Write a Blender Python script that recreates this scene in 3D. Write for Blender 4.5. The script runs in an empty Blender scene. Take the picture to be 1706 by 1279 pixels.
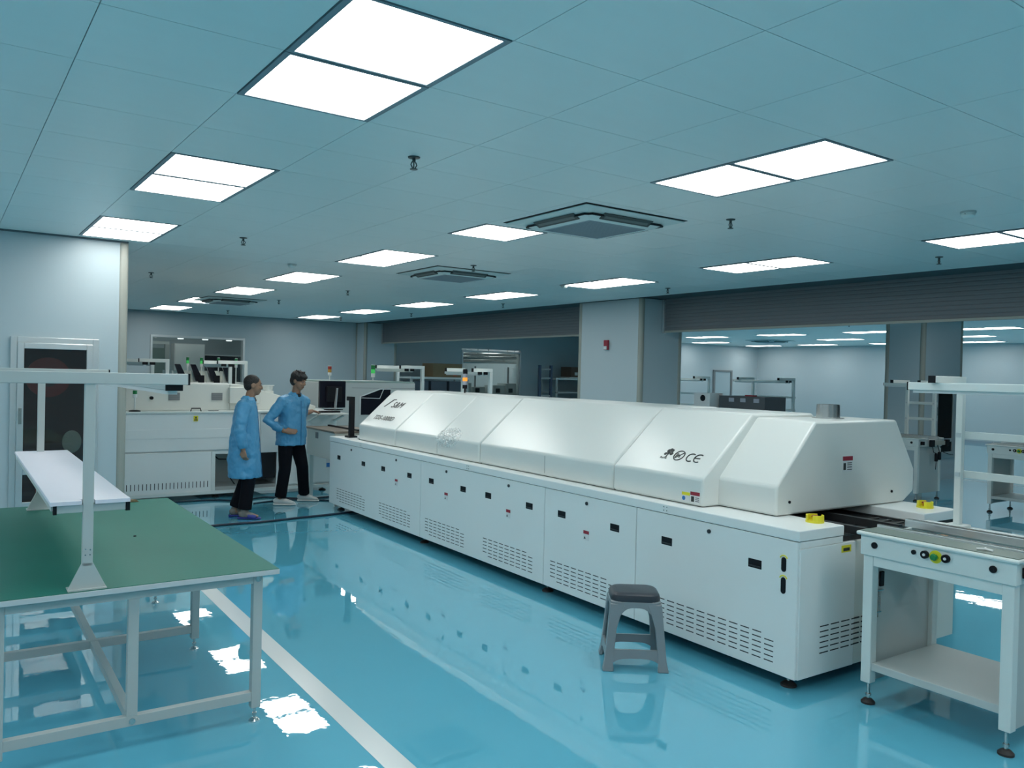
import bpy, bmesh, math, random
from mathutils import Vector, Matrix
from math import sin, cos, pi, radians
random.seed(7)
sc = bpy.context.scene
COL = sc.collection

# ------------------------------------------------------------------ camera, world, light, exposure
YAW, PITCH, ROLL, FPX, CAMH = radians(54.77366), radians(-0.65795), radians(1.33539), 1356.84, 1.72
DM = -0.0224079                       # the production line stands slightly turned against the building
_f = Vector((cos(YAW)*cos(PITCH), sin(YAW)*cos(PITCH), sin(PITCH)))
_r0 = Vector((sin(YAW), -cos(YAW), 0)); _u0 = _r0.cross(_f)
_r = cos(ROLL)*_r0 + sin(ROLL)*_u0; _u = -sin(ROLL)*_r0 + cos(ROLL)*_u0
cam_d = bpy.data.cameras.new('camera'); cam = bpy.data.objects.new('camera', cam_d); COL.objects.link(cam)
M = Matrix((( _r.x, _u.x, -_f.x, 0), (_r.y, _u.y, -_f.y, 0), (_r.z, _u.z, -_f.z, CAMH), (0, 0, 0, 1)))
cam.matrix_world = M
cam_d.sensor_width = 36; cam_d.sensor_fit = 'HORIZONTAL'; cam_d.lens = FPX*36/1706; cam_d.clip_start = 0.05; cam_d.clip_end = 200
sc.camera = cam
w = bpy.data.worlds.new('world'); sc.world = w; w.use_nodes = True
w.node_tree.nodes['Background'].inputs[0].default_value = (0.5, 0.62, 0.68, 1)
w.node_tree.nodes['Background'].inputs[1].default_value = 0.05
sc.view_settings.view_transform = 'Standard'; sc.view_settings.look = 'None'
sc.view_settings.gamma = 1; sc.view_settings.use_curve_mapping = False
sc.view_settings.exposure = 0.1
PANEL_LIGHT = 7.3                     # emission of every ceiling light panel
HC = 2.96                             # ceiling height

# ------------------------------------------------------------------ materials
MATS = {}
def mat(name, col, rough=0.5, metal=0.0, bump=0.0, bscale=30, var=0.0, vscale=4, emit=0, coat=0, alpha=1, trans=0, spec=0.5, stretch=None, fleck=None):
    if name in MATS: return MATS[name]
    m = bpy.data.materials.new(name); m.use_nodes = True
    nt = m.node_tree; b = nt.nodes['Principled BSDF']; L = nt.links
    b.inputs['Base Color'].default_value = (*col, 1); b.inputs['Roughness'].default_value = rough
    b.inputs['Metallic'].default_value = metal
    b.inputs['Specular IOR Level'].default_value = spec
    b.inputs['Coat Weight'].default_value = coat; b.inputs['Coat Roughness'].default_value = 0.05
    b.inputs['Transmission Weight'].default_value = trans; b.inputs['Alpha'].default_value = alpha
    if emit:
        b.inputs['Emission Color'].default_value = (*col, 1); b.inputs['Emission Strength'].default_value = emit
    if bump or var:
        tc = nt.nodes.new('ShaderNodeTexCoord'); mp = nt.nodes.new('ShaderNodeMapping')
        L.new(tc.outputs['Object'], mp.inputs[0])
        if stretch: mp.inputs['Scale'].default_value = stretch
    if bump:
        n = nt.nodes.new('ShaderNodeTexNoise'); n.inputs['Scale'].default_value = bscale; n.inputs['Detail'].default_value = 3
        L.new(mp.outputs[0], n.inputs['Vector'])
        bp = nt.nodes.new('ShaderNodeBump'); bp.inputs['Strength'].default_value = bump; bp.inputs['Distance'].default_value = 0.01
        L.new(n.outputs['Fac'], bp.inputs['Height']); L.new(bp.outputs[0], b.inputs['Normal'])
    if var:
        n2 = nt.nodes.new('ShaderNodeTexNoise'); n2.inputs['Scale'].default_value = vscale; n2.inputs['Detail'].default_value = 4
        L.new(mp.outputs[0], n2.inputs['Vector'])
        mx = nt.nodes.new('ShaderNodeMix'); mx.data_type = 'RGBA'
        mx.inputs[6].default_value = (*[c*(1-var) for c in col], 1)
        mx.inputs[7].default_value = (*[min(1, c*(1+var)) for c in col], 1)
        L.new(n2.outputs['Fac'], mx.inputs[0]); L.new(mx.outputs[2], b.inputs['Base Color'])
    MATS[name] = m
    return m
WHITE = mat('machine_white', (0.84, 0.87, 0.86), 0.33, var=0.02, vscale=2)
WHITE2 = mat('machine_cream', (0.72, 0.74, 0.69), 0.4, var=0.02, vscale=3)
HOODW = mat('hood_white', (0.76, 0.79, 0.765), 0.28, bump=0.05, bscale=3, var=0.015, vscale=2)
CEIL = mat('ceiling_panel_paint', (0.80, 0.825, 0.81), 0.36, bump=0.04, bscale=2.0, var=0.03, vscale=0.7, stretch=(1, 8, 1))
CEILB = mat('joint_dark', (0.06, 0.09, 0.10), 0.8)
WALL = mat('wall_panel_paint', (0.46, 0.545, 0.58), 0.38, bump=0.03, bscale=1.5, var=0.03, vscale=0.8)
TRIMC = mat('trim_cream', (0.34, 0.35, 0.31), 0.45, var=0.02)
ALU = mat('aluminium', (0.62, 0.66, 0.67), 0.32, 0.7, var=0.05, vscale=6)
PAINTG = mat('powder_coat_grey', (0.52, 0.56, 0.55), 0.42, var=0.02)
PAINTW = mat('powder_coat_white', (0.74, 0.79, 0.77), 0.38, var=0.02)
STEEL = mat('steel', (0.55, 0.56, 0.55), 0.25, 1.0, var=0.1, vscale=12)
CHROME = mat('chrome', (0.75, 0.75, 0.75), 0.12, 1.0)
BLACK = mat('black_plastic', (0.007, 0.008, 0.011), 0.5, spec=0.22)
DARK = mat('dark_interior', (0.02, 0.022, 0.024), 0.7)
RUBBER = mat('dark_rubber', (0.03, 0.025, 0.025), 0.6)
SLAT = mat('shutter_metal', (0.175, 0.185, 0.20), 0.55, 0.1, spec=0.3, bump=0.06, bscale=6, var=0.08, vscale=1.5, stretch=(1, 0.15, 12))
GREEN = mat('green_esd_mat', (0.022, 0.175, 0.135), 0.45, spec=0.22, bump=0.04, bscale=60, var=0.10, vscale=2.2)
GREENG = mat('grey_green_mat', (0.16, 0.21, 0.18), 0.4, var=0.1, vscale=5)
SHELFW = mat('shelf_laminate', (0.80, 0.78, 0.86), 0.4, var=0.015)
YELLOW = mat('yellow_plastic', (0.80, 0.72, 0.03), 0.4, var=0.04)
RED = mat('label_red', (0.32, 0.02, 0.04), 0.5)
LABELW = mat('label_white', (0.75, 0.77, 0.77), 0.5)
INK = mat('ink', (0.02, 0.025, 0.025), 0.5)
BLUEL = mat('label_blue', (0.03, 0.18, 0.5), 0.5)
GREENL = mat('lamp_green', (0.05, 0.45, 0.10), 0.3, emit=0.5)
DGREEN = mat('lamp_green_dark', (0.01, 0.22, 0.06), 0.35)
ORANGEL = mat('lamp_orange', (0.95, 0.32, 0.04), 0.3, emit=0.7)
REDL = mat('lamp_red', (0.35, 0.03, 0.02), 0.3)
AMBER = mat('lamp_amber', (0.55, 0.30, 0.05), 0.3)
SILV = mat('lamp_grey', (0.35, 0.38, 0.45), 0.3)
CARD = mat('cardboard', (0.25, 0.18, 0.10), 0.8, var=0.12, vscale=8)
CARDD = mat('cardboard_dark', (0.13, 0.08, 0.06), 0.8, var=0.12, vscale=8)
STOOLG = mat('stool_grey', (0.25, 0.28, 0.30), 0.30, var=0.04, vscale=6)
STOOLD = mat('stool_seat', (0.035, 0.042, 0.055), 0.38, bump=0.03, bscale=200)
COAT = mat('blue_coat_cloth', (0.075, 0.30, 0.52), 0.42, bump=0.6, bscale=14, var=0.12, vscale=7, stretch=(1, 1, 0.5))
PANTS = mat('dark_trousers', (0.004, 0.0045, 0.008), 0.8, spec=0.15, bump=0.5, bscale=12)
SKIN = mat('skin', (0.30, 0.17, 0.11), 0.5, var=0.06, vscale=10)
HAIR = mat('hair_black', (0.012, 0.010, 0.010), 0.55, bump=1.0, bscale=90)
SHOEW = mat('shoe_white', (0.70, 0.68, 0.66), 0.45)
SLIP = mat('slipper_blue', (0.03, 0.04, 0.26), 0.5)
SOCK = mat('sock_grey', (0.22, 0.20, 0.18), 0.8)
TEE = mat('black_tee', (0.01, 0.012, 0.012), 0.8)
GREYD = mat('grey_grille', (0.20, 0.22, 0.23), 0.55)
ACW = mat('aircon_white', (0.58, 0.68, 0.68), 0.45)
ACG = mat('aircon_grille', (0.30, 0.36, 0.40), 0.6)
BRASS = mat('sprinkler_metal', (0.08, 0.09, 0.09), 0.35, 0.8)
HOSER = mat('hose_reel_red', (0.20, 0.02, 0.02), 0.4)
HOSEW = mat('canvas_hose', (0.35, 0.33, 0.30), 0.8, bump=0.4, bscale=60)
BROWN = mat('brown_top', (0.20, 0.17, 0.14), 0.5)
STRIPE = mat('stripe_paint', (0.62, 0.66, 0.66), 0.22, bump=0.02, bscale=3)
SCREEN = mat('screen_dark', (0.010, 0.010, 0.018), 0.15)
BLUEST = mat('rack_blue', (0.06, 0.10, 0.17), 0.4)
PANEL = mat('light_diffuser', (1.0, 1.0, 0.965), 0.5, emit=PANEL_LIGHT)
def glass_mat():
    m = bpy.data.materials.new('clear_glass'); m.use_nodes = True; nt = m.node_tree
    nt.nodes.clear(); o = nt.nodes.new('ShaderNodeOutputMaterial'); mx = nt.nodes.new('ShaderNodeMixShader')
    t = nt.nodes.new('ShaderNodeBsdfTransparent'); g = nt.nodes.new('ShaderNodeBsdfGlossy'); fr = nt.nodes.new('ShaderNodeFresnel')
    t.inputs[0].default_value = (0.88, 0.93, 0.92, 1); g.inputs['Roughness'].default_value = 0.02; fr.inputs[0].default_value = 1.5
    nt.links.new(fr.outputs[0], mx.inputs[0]); nt.links.new(t.outputs[0], mx.inputs[1]); nt.links.new(g.outputs[0], mx.inputs[2])
    nt.links.new(mx.outputs[0], o.inputs[0]); return m
GLASS = glass_mat()
def floor_mat():
    m = bpy.data.materials.new('epoxy_floor'); m.use_nodes = True; nt = m.node_tree; L = nt.links
    b = nt.nodes['Principled BSDF']; tc = nt.nodes.new('ShaderNodeTexCoord')
    n = nt.nodes.new('ShaderNodeTexNoise'); n.inputs['Scale'].default_value = 0.9; n.inputs['Detail'].default_value = 5
    L.new(tc.outputs['Object'], n.inputs['Vector'])
    mx = nt.nodes.new('ShaderNodeMix'); mx.data_type = 'RGBA'
    mx.inputs[6].default_value = (0.11, 0.46, 0.625, 1); mx.inputs[7].default_value = (0.13, 0.50, 0.66, 1)
    L.new(n.outputs['Fac'], mx.inputs[0]); L.new(mx.outputs[2], b.inputs['Base Color'])
    b.inputs['Roughness'].default_value = 0.015; b.inputs['IOR'].default_value = 1.6; b.inputs['Coat Weight'].default_value = 0.8; b.inputs['Coat Roughness'].default_value = 0.005; b.inputs['Coat IOR'].default_value = 1.5
    n2 = nt.nodes.new('ShaderNodeTexNoise'); n2.inputs['Scale'].default_value = 2.2; n2.inputs['Detail'].default_value = 1.0
    n3 = nt.nodes.new('ShaderNodeTexNoise'); n3.inputs['Scale'].default_value = 11.0; n3.inputs['Detail'].default_value = 2.0
    L.new(tc.outputs['Object'], n2.inputs['Vector']); L.new(tc.outputs['Object'], n3.inputs['Vector'])
    bp = nt.nodes.new('ShaderNodeBump'); bp.inputs['Strength'].default_value = 1.0; bp.inputs['Distance'].default_value = 0.00045
    bq = nt.nodes.new('ShaderNodeBump'); bq.inputs['Strength'].default_value = 1.0; bq.inputs['Distance'].default_value = 0.00022
    L.new(n2.outputs['Fac'], bp.inputs['Height']); L.new(n3.outputs['Fac'], bq.inputs['Height']); L.new(bp.outputs[0], bq.inputs['Normal'])
    L.new(bq.outputs[0], b.inputs['Normal']); L.new(bq.outputs[0], b.inputs['Coat Normal'])
    return m
FLOOR = floor_mat()

# ------------------------------------------------------------------ mesh helpers
class MB:
    def __init__(s): s.v = []; s.f = []
    def add(s, vs, fs):
        n = len(s.v); s.v += [tuple(v) for v in vs]; s.f += [tuple(i+n for i in f) for f in fs]; return s
    def box(s, x0, y0, z0, x1, y1, z1):
        if x0 > x1: x0, x1 = x1, x0
        if y0 > y1: y0, y1 = y1, y0
        if z0 > z1: z0, z1 = z1, z0
        return s.add([(x0,y0,z0),(x1,y0,z0),(x1,y1,z0),(x0,y1,z0),(x0,y0,z1),(x1,y0,z1),(x1,y1,z1),(x0,y1,z1)],
                     [(3,2,1,0),(4,5,6,7),(0,1,5,4),(1,2,6,5),(2,3,7,6),(3,0,4,7)])
    def bar(s, p, q, wd, ht, up=(0,0,1)):
        p, q = Vector(p), Vector(q); d = (q-p).normalized(); u = Vector(up)
        a = d.cross(u); a = (a if a.length > 1e-4 else d.cross(Vector((1,0,0)))).normalized(); c = a.cross(d).normalized()
        vs = []
        for e in (p, q):
            for i, j in ((-1,-1),(1,-1),(1,1),(-1,1)): vs.append(e + a*i*wd/2 + c*j*ht/2)
        return s.add(vs, [(0,1,2,3),(7,6,5,4),(0,4,5,1),(1,5,6,2),(2,6,7,3),(3,7,4,0)])
    def cyl(s, p, q, r, n=16, r2=None):
        p, q = Vector(p), Vector(q); d = (q-p).normalized(); r2 = r if r2 is None else r2
        a = d.cross(Vector((0,0,1))); a = (a if a.length > 1e-4 else Vector((1,0,0))).normalized(); c = d.cross(a)
        vs = [e + (a*cos(2*pi*k/n) + c*sin(2*pi*k/n))*rr for e, rr in ((p, r), (q, r2)) for k in range(n)]
        fs = [(k, (k+1) % n, n+(k+1) % n, n+k) for k in range(n)] + [tuple(range(n-1, -1, -1)), tuple(range(n, 2*n))]
        return s.add(vs, fs)
    def lathe(s, prof, c=(0,0,0), n=24):
        m = len(prof); vs = [(c[0]+r*cos(2*pi*k/n), c[1]+r*sin(2*pi*k/n), c[2]+z) for k in range(n) for r, z in prof]
        fs = [(k*m+i, ((k+1) % n)*m+i, ((k+1) % n)*m+i+1, k*m+i+1) for k in range(n) for i in range(m-1)]
        return s.add(vs, fs)
    def tube(s, pts, r, n=8):
        pts = [Vector(p) for p in pts]; vs = []; a = None
        for i, p in enumerate(pts):
            d = (pts[min(i+1, len(pts)-1)] - pts[max(i-1, 0)]).normalized()
            if a is None: a = d.cross(Vector((0,0,1))); a = (a if a.length > 1e-3 else Vector((1,0,0))).normalized()
            a = (a - d*a.dot(d)).normalized(); c = d.cross(a)
            vs += [p + (a*cos(2*pi*k/n) + c*sin(2*pi*k/n))*r for k in range(n)]
        m = len(pts)
        fs = [(i*n+k, i*n+(k+1) % n, (i+1)*n+(k+1) % n, (i+1)*n+k) for i in range(m-1) for k in range(n)]
        fs += [tuple(range(n-1, -1, -1)), tuple(range((m-1)*n, m*n))]
        return s.add(vs, fs)
    def prism(s, poly, ax, a, b):
        """poly in the two other axes, extruded along axis ax from a to b"""
        def P(u, v, t): return {'x': (t, u, v), 'y': (u, t, v), 'z': (u, v, t)}[ax]
        n = len(poly); vs = [P(u, v, a) for u, v in poly] + [P(u, v, b) for u, v in poly]
        return s.add(vs, [tuple(range(n)), tuple(range(2*n-1, n-1, -1))] + [(k, n+k, n+(k+1) % n, (k+1) % n) for k in range(n)])
    def loft(s, rings, cap=True):
        n = len(rings[0]); m = len(rings); vs = [p for r in rings for p in r]
        fs = [(i*n+k, i*n+(k+1) % n, (i+1)*n+(k+1) % n, (i+1)*n+k) for i in range(m-1) for k in range(n)]
        if cap: fs += [tuple(range(n-1, -1, -1)), tuple(range((m-1)*n, m*n))]
        return s.add(vs, fs)
    def ell(s, c, r, n=14, m=9):
        vs = []; c = Vector(c)
        for i in range(m+1):
            t = pi*i/m
            for k in range(n): vs.append((c.x+r[0]*sin(t)*cos(2*pi*k/n), c.y+r[1]*sin(t)*sin(2*pi*k/n), c.z-r[2]*cos(t)))
        return s.add(vs, [(i*n+k, i*n+(k+1) % n, (i+1)*n+(k+1) % n, (i+1)*n+k) for i in range(m) for k in range(n)])
    def build(s, name, m, parent=None, bevel=0, smooth=False, seg=2, merge=False):
        me = bpy.data.meshes.new(name); me.from_pydata(s.v, [], s.f)
        bm = bmesh.new(); bm.from_mesh(me)
        if merge: bmesh.ops.remove_doubles(bm, verts=bm.verts, dist=1e-5)
        bmesh.ops.recalc_face_normals(bm, faces=bm.faces); bm.to_mesh(me); bm.free()
        me.materials.append(m); o = bpy.data.objects.new(name, me); COL.objects.link(o)
        if parent: o.parent = parent
        if bevel:
            b = o.modifiers.new('bevel', 'BEVEL'); b.width = bevel; b.segments = seg; b.limit_method = 'ANGLE'; b.angle_limit = radians(35)
            b.harden_normals = False
        if smooth:
            for p in me.polygons: p.use_smooth = True
            if bevel or smooth == 'auto':
                try: me.set_sharp_from_angle(angle=radians(40))
                except Exception: pass
        return o
def tag(o, label=None, cat=None, group=None, kind=None):
    if label: o['label'] = label
    if cat: o['category'] = cat
    if group: o['group'] = group
    if kind: o['kind'] = kind
    return o
def thing(name, label, cat, loc=(0,0,0), rz=0, group=None):
    o = bpy.data.objects.new(name, None); COL.objects.link(o); o.location = loc; o.rotation_euler = (0, 0, rz)
    o.empty_display_size = 0.1
    return tag(o, label, cat, group)
def struct(name, mb, m, parent=None, **k): return tag(mb.build(name, m, parent, **k), kind='structure')
def B(*a): return MB().box(*a)
def part(name, m, parent, *box, **k): return MB().box(*box).build(name, m, parent, **k)
def copy_tree(o, parent=None):
    c = o.copy(); COL.objects.link(c)
    if parent: c.parent = parent
    for ch in list(o.children): copy_tree(ch, c)
    return c
def mw(x, y, z=0):                     # production-line frame -> world
    return Vector((cos(DM)*x - sin(DM)*y, sin(DM)*x + cos(DM)*y, z))
def text(name, s, size, origin, xdir, ydir, m, parent, shear=0.0, extrude=0.0008, align='LEFT'):
    cu = bpy.data.curves.new(name, 'FONT'); cu.body = s; cu.size = size; cu.shear = shear; cu.space_character = 1.12; cu.extrude = extrude; cu.align_x = align
    to = bpy.data.objects.new('tmp', cu); COL.objects.link(to)
    bpy.context.view_layer.update()
    me = bpy.data.meshes.new_from_object(to.evaluated_get(bpy.context.evaluated_depsgraph_get()))
    bpy.data.objects.remove(to)
    X, Y = Vector(xdir).normalized(), Vector(ydir).normalized(); Z = X.cross(Y)
    O = Vector(origin)
    for v in me.vertices: c = v.co.copy(); v.co = O + X*c.x + Y*c.y + Z*(c.z+0.0012)
    me.materials.clear(); me.materials.append(m)
    o = bpy.data.objects.new(name, me); COL.objects.link(o); o.parent = parent; return o
def foot(parent, x, y, top, r=0.035, name='leveling_foot', m=RUBBER, h=0.028, stem=0.009):
    f = MB().lathe([(0.0, 0.0), (r, 0.0), (r, h*0.35), (r*0.6, h*0.85), (stem*1.3, h), (0, h)], (x, y, 0), 20).build(name, m, parent, smooth='auto')
    MB().cyl((x, y, h*0.9), (x, y, top+0.002), stem, 10).cyl((x, y, h+0.012), (x, y, h+0.024), stem*1.7, 6).build('threaded_stem', STEEL, f, smooth='auto')
    return f

# ------------------------------------------------------------------ the setting
X0, X1, Y0_, Y1 = -6.0, 25.3, -5.5, 19.8
struct('floor', B(X0-0.2, Y0_-0.2, -0.1, X1+0.2, 26, 0), FLOOR)
ceil = struct('ceiling', B(X0-0.2, Y0_-0.2, HC+0.012, X1+0.2, Y1+0.3, HC+0.12), CEILB)
GX0, GDX, GY0, GDY = 0.44, 0.648, 1.87, 0.628
LIGHT_COLS = {1: 0.02, 5: 0.0, 10: 0.03}
AC_SPOTS = [(4.28, 4.98), (5.22, 8.72), (4.33, 15.1)]
lit = set()
lightcells = []
for ci in (1, 5, 10, -4, -8):  # last column is out of view, added to brighten the oven front
    for k in range(-2, 7):
        for j in (4*k+1, 4*k+2):
            if ci == 5 and j == 5: continue          # the air conditioner sits in this cell
            if ci < 0 and j > 10: continue
            if ci == 1 and j > 10: continue
            if GY0+j*GDY > Y1-0.6 or GY0+j*GDY < Y0_: continue
            lit.add((ci, j)); lightcells.append((ci, j))
cells = []
for i in range(-10, 14):
    for j in range(-12, 29):
        x = GX0+i*GDX; y = GY0+j*GDY
        if x < X0 or x+GDX > 9.45: continue
        if x+GDX < 1.6 and y > 9.1: continue
        if (i, j) in lit: continue
        if y+GDY > Y1+0.2: continue
        dv = Vector((x+.3, y+.3, HC-CAMH)); dz = dv.dot(_f)
        vis = dz > 0.6 and abs(dv.dot(_r))/dz < 0.68 and dv.dot(_u)/dz < 0.52
        cells.append((0 if vis else 1, x*x+y*y, i, j))
cells.sort()
def cellbox(mb, i, j, g=0.0018):
    x = GX0+i*GDX; y = GY0+j*GDY; x1 = min(x+GDX, 9.45)
    return mb.box(x+g, y+g, HC, x1-g, y+GDY-g, HC+0.012)
pm = cellbox(MB(), 0, 0); base_me = None
for n, (_, _, i, j) in enumerate(cells[:290]):
    if base_me is None:
        o = pm.build('ceiling_panel', CEIL, ceil); o.data.transform(Matrix.Translation((-GX0, -GY0, 0))); base_me = o.data
    else:
        o = bpy.data.objects.new('ceiling_panel', base_me); COL.objects.link(o); o.parent = ceil
    o.location = (GX0+i*GDX, GY0+j*GDY, 0)
rest = MB()
for _, _, i, j in cells[290:]: cellbox(rest, i, j)
rest.box(9.45, Y0_, HC, X1, Y1, HC+0.012)
tag(rest.build('ceiling_panel_field', CEIL, ceil), kind='stuff')

WS = 0.9
def wall_with_seams(name, mb, m=WALL): return struct(name, mb, m)
# back wall with two window openings
bw = MB().box(X0, Y1, 0, 3.93, Y1+0.12, HC+0.02).box(6.06, Y1, 0, 12.2, Y1+0.12, HC+0.02).box(14.28, Y1, 0, X1, Y1+0.12, HC+0.02)
for a, b in ((3.93, 6.06), (12.2, 14.28)): bw.box(a, Y1, 0, b, Y1+0.12, 0.95).box(a, Y1, 2.44, b, Y1+0.12, HC+0.02)
struct('wall_back', bw, WALL)
struct('wall_far_right', B(X1, Y0_, 0, X1+0.12, Y1, HC+0.02), WALL)
struct('wall_front', B(X0, Y0_-0.12, 0, X1, Y0_, HC+0.02), WALL)
struct('wall_left', B(X0-0.12, Y0_, 0, X0, Y1, HC+0.02), WALL)
wb = struct('wall_left_block', B(X0, 8.93, 0, 1.50, Y1, HC), WALL)
for x in (-0.9, 0.27):
    MB().box(x-0.002, 8.928, 0, x+0.002, 8.931, HC).build('panel_joint', CEILB, wb)
struct('trim_1', B(1.475, 8.91, 0, 1.558, 9.0, HC), TRIMC, bevel=0.03, smooth=True, seg=4)
struct('trim_2', B(X0, 8.90, HC-0.015, 1.55, 8.93, HC), mat('dark_trim', (0.10, 0.13, 0.15), 0.5))
struct('wall_partition', B(16.72, 17.0, 0, 16.84, Y1, HC), WALL)
struct('baseboard_far_right', B(X1-0.02, Y0_, 0, X1, Y1, 0.08), mat('skirt', (0.28, 0.36, 0.42), 0.4))
# boxed columns of the shutter openings
def column(name, x0, y0, x1, y1, label_parts=True):
    c = struct(name, B(x0, y0, 0, x1, y1, HC), WALL)
    for (px, py) in ((x0, y0), (x1, y0), (x0, y1)):
        t = MB().cyl((px+(0.03 if px == x0 else -0.03), py+(0.03 if py == y0 else -0.03), 0), (px+(0.03 if px == x0 else -0.03), py+(0.03 if py == y0 else -0.03), HC-0.002), 0.047, 18).build('corner_moulding', TRIMC, c, smooth='auto')
    return c
column('wall_column_near', 8.95, 9.22, 9.85, 10.72)
column('wall_column_back', 8.95, 19.25, 9.85, 19.79)
column('wall_column_far', 14.1, 7.5, 15.45, 8.2)
# rolling shutters, lowered half a metre from the ceiling
def shutter(ya, yb, label):
    t = thing('rolling_shutter', label, 'shutter', (9.42, ya, 2.44))
    n = 10; h = 0.052
    for k in range(n):
        z = 0.03+k*h-0.0
        MB().prism([(0.0, z), (-0.003, z+h*0.25), (-0.003, z+h*0.75), (0, z+h-0.0015), (0.012, z+h-0.0015), (0.012, z)], 'y', 0.02, yb-ya-0.02).build('slat', SLAT, t)
    part('curtain_backing', SLAT, t, 0.013, 0.02, 0.02, 0.02, yb-ya-0.02, 0.52)  # added sheet, blocks far lights showing through the slat gaps
    part('bottom_bar', TRIMC, t, -0.015, 0.02, 0.0, 0.03, yb-ya-0.02, 0.03)
    for y in (0, yb-ya-0.03): part('guide_rail', ALU, t, -0.03, y, -0.01, 0.03, y+0.03, 0.52)
    return t
shutter(10.74, 19.22, 'grey rolling shutter raised above the opening between the two boxed columns')
shutter(-2.4, 9.2, 'grey rolling shutter raised above the right opening beside the column with the fire alarm')
struct('wall_shutter_end', B(9.3, Y0_, 0, 9.6, -2.42, HC), WALL)
# rooms behind the two windows
for a, b, n in ((2.4, 8.2, 1), (11.2, 15.6, 2)):
    MBr = MB().box(a-0.1, 19.93, 0, a, 25, 3.2).box(b, 19.93, 0, b+0.1, 25, 3.2).box(a-0.1, 25, 0, b+0.1, 25.1, 3.2).box(a-0.1, 19.93, 3.2, b+0.1, 25.1, 3.3)
    struct('wall_room_behind_window_%d' % n, MBr, WALL if n == 1 else mat('white_partition', (0.72, 0.78, 0.80), 0.4))
def window(n, a, b, z0, z1):
    t = struct('window_%d' % n, MB().box(a-0.05, Y1-0.025, z1, b+0.05, Y1+0.14, z1+0.05).box(a-0.05, Y1-0.025, z0-0.05, b+0.05, Y1+0.14, z0)
               .box(a-0.05, Y1-0.025, z0, a, Y1+0.14, z1).box(b, Y1-0.025, z0, b+0.05, Y1+0.14, z1), ALU, bevel=0.004)
    MB().box(a, Y1+0.05, z0, b, Y1+0.056, z1).build('pane', GLASS, t)
window(1, 3.98, 6.01, 1.0, 2.39); window(2, 12.25, 14.23, 1.0, 2.34)
# grey door in the far corner
dr = struct('door_1', B(22.9, Y1-0.03, 0.0, 23.75, Y1, 2.0), mat('door_grey', (0.42, 0.52, 0.56), 0.4), bevel=0.003)
for bx in ((22.82, 0, 22.9, 2.06), (23.75, 0, 23.83, 2.06)): part('door_frame', GREYD, dr, bx[0], Y1-0.06, bx[1], bx[2], Y1, bx[3])
part('door_head', GREYD, dr, 22.9, Y1-0.06, 2.0, 23.75, Y1, 2.06)
MB().box(22.95, Y1-0.09, 0.93, 23.03, Y1-0.03, 1.1).build('door_handle', BLACK, dr)
# stripes painted on the floor
def stripe(n, p, q, wd): struct('trim_%d' % n, MB().bar((*p, 0.0006), (*q, 0.0006), wd, 0.0012), STRIPE)
a = mw(1.597, -2.5); b = mw(1.597, 7.6); stripe(3, (a.x, a.y), (b.x, b.y), 0.118)
stripe(4, (15.15, -3), (15.3, 7.4), 0.10)

# ------------------------------------------------------------------ ceiling fittings
LW = 0.586
def light_proto():
    t = thing('ceiling_light', 'x', 'light', (0, 0, HC))
    fr = MB(); o = GDX/2-0.004; p = GDY/2-0.004; i_ = LW/2
    fr.box(-o, -p, -0.004, o, -i_, 0.011).box(-o, i_, -0.004, o, p, 0.011).box(-o, -i_, -0.004, -i_, i_, 0.011).box(i_, -i_, -0.004, o, i_, 0.011)
    fr.build('frame', mat('light_frame', (0.22, 0.26, 0.29), 0.5), t)
    part('diffuser', PANEL, t, -i_, -i_, -0.001, i_, i_, 0.008)
    return t
lp = light_proto(); first = True
def put_light(x, y, label, group, rz=0):
    global first
    if first: o = lp; first = False
    else: o = copy_tree(lp)
    o.location = (x, y, HC); tag(o, label, group=group); return o
rows = ['first', 'second', 'third', 'fourth', 'fifth', 'sixth', 'seventh']
colname = {1: 'leftmost row of ceiling lights', 5: 'middle row of ceiling lights running away past the cassette air conditioner', 10: 'row of ceiling lights nearest the rolling shutters'}
for ci, j in lightcells:
    x = GX0+(ci+.5)*GDX+(0.0 if ci != 10 else 0.03); y = GY0+(j+.5)*GDY
    k = (j-1)//4
    if ci in colname and k >= 0:
        pos = 'nearer' if j % 4 == 1 else 'farther'
        if ci == 5 and j == 6: lb = 'single square light panel beyond the cassette air conditioner, middle row'
        else: lb = 'square light panel, %s of the %s pair in the %s' % (pos, rows[k], {1: 'leftmost row', 5: 'middle row', 10: 'row nearest the shutters'}[ci])
        g = colname[ci]
    else: lb, g = 'unseen square light panel behind or left of the camera, outermost column added to brighten', 'ceiling lights behind the camera'
    put_light(x, y, lb, g)
n2 = 0
ordn = ['first', 'second', 'third', 'fourth', 'fifth', 'sixth', 'seventh', 'eighth', 'ninth', 'tenth']
for rn, (X, ys) in zip(('nearest', 'second', 'third', 'farthest'), ((12.9, (15.6, 12.4, 6.0, 2.8)), (18.6, (16.4, 13.8, 11.2, 8.5, 5.4)), (21.4, (18.7, 16.2, 13.85, 10.3, 7.2)), (24.2, (18.7, 16.5, 13.9, 11.3, 8.4)))):
    n2 = 0
    for y in ys:
        for d in (0.32, -0.32):
            put_light(X, y+d, 'ceiling light of the room beyond the shutters, %s from left in its %s row' % (ordn[n2], rn), 'ceiling lights of the room beyond the shutters'); n2 += 1
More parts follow.
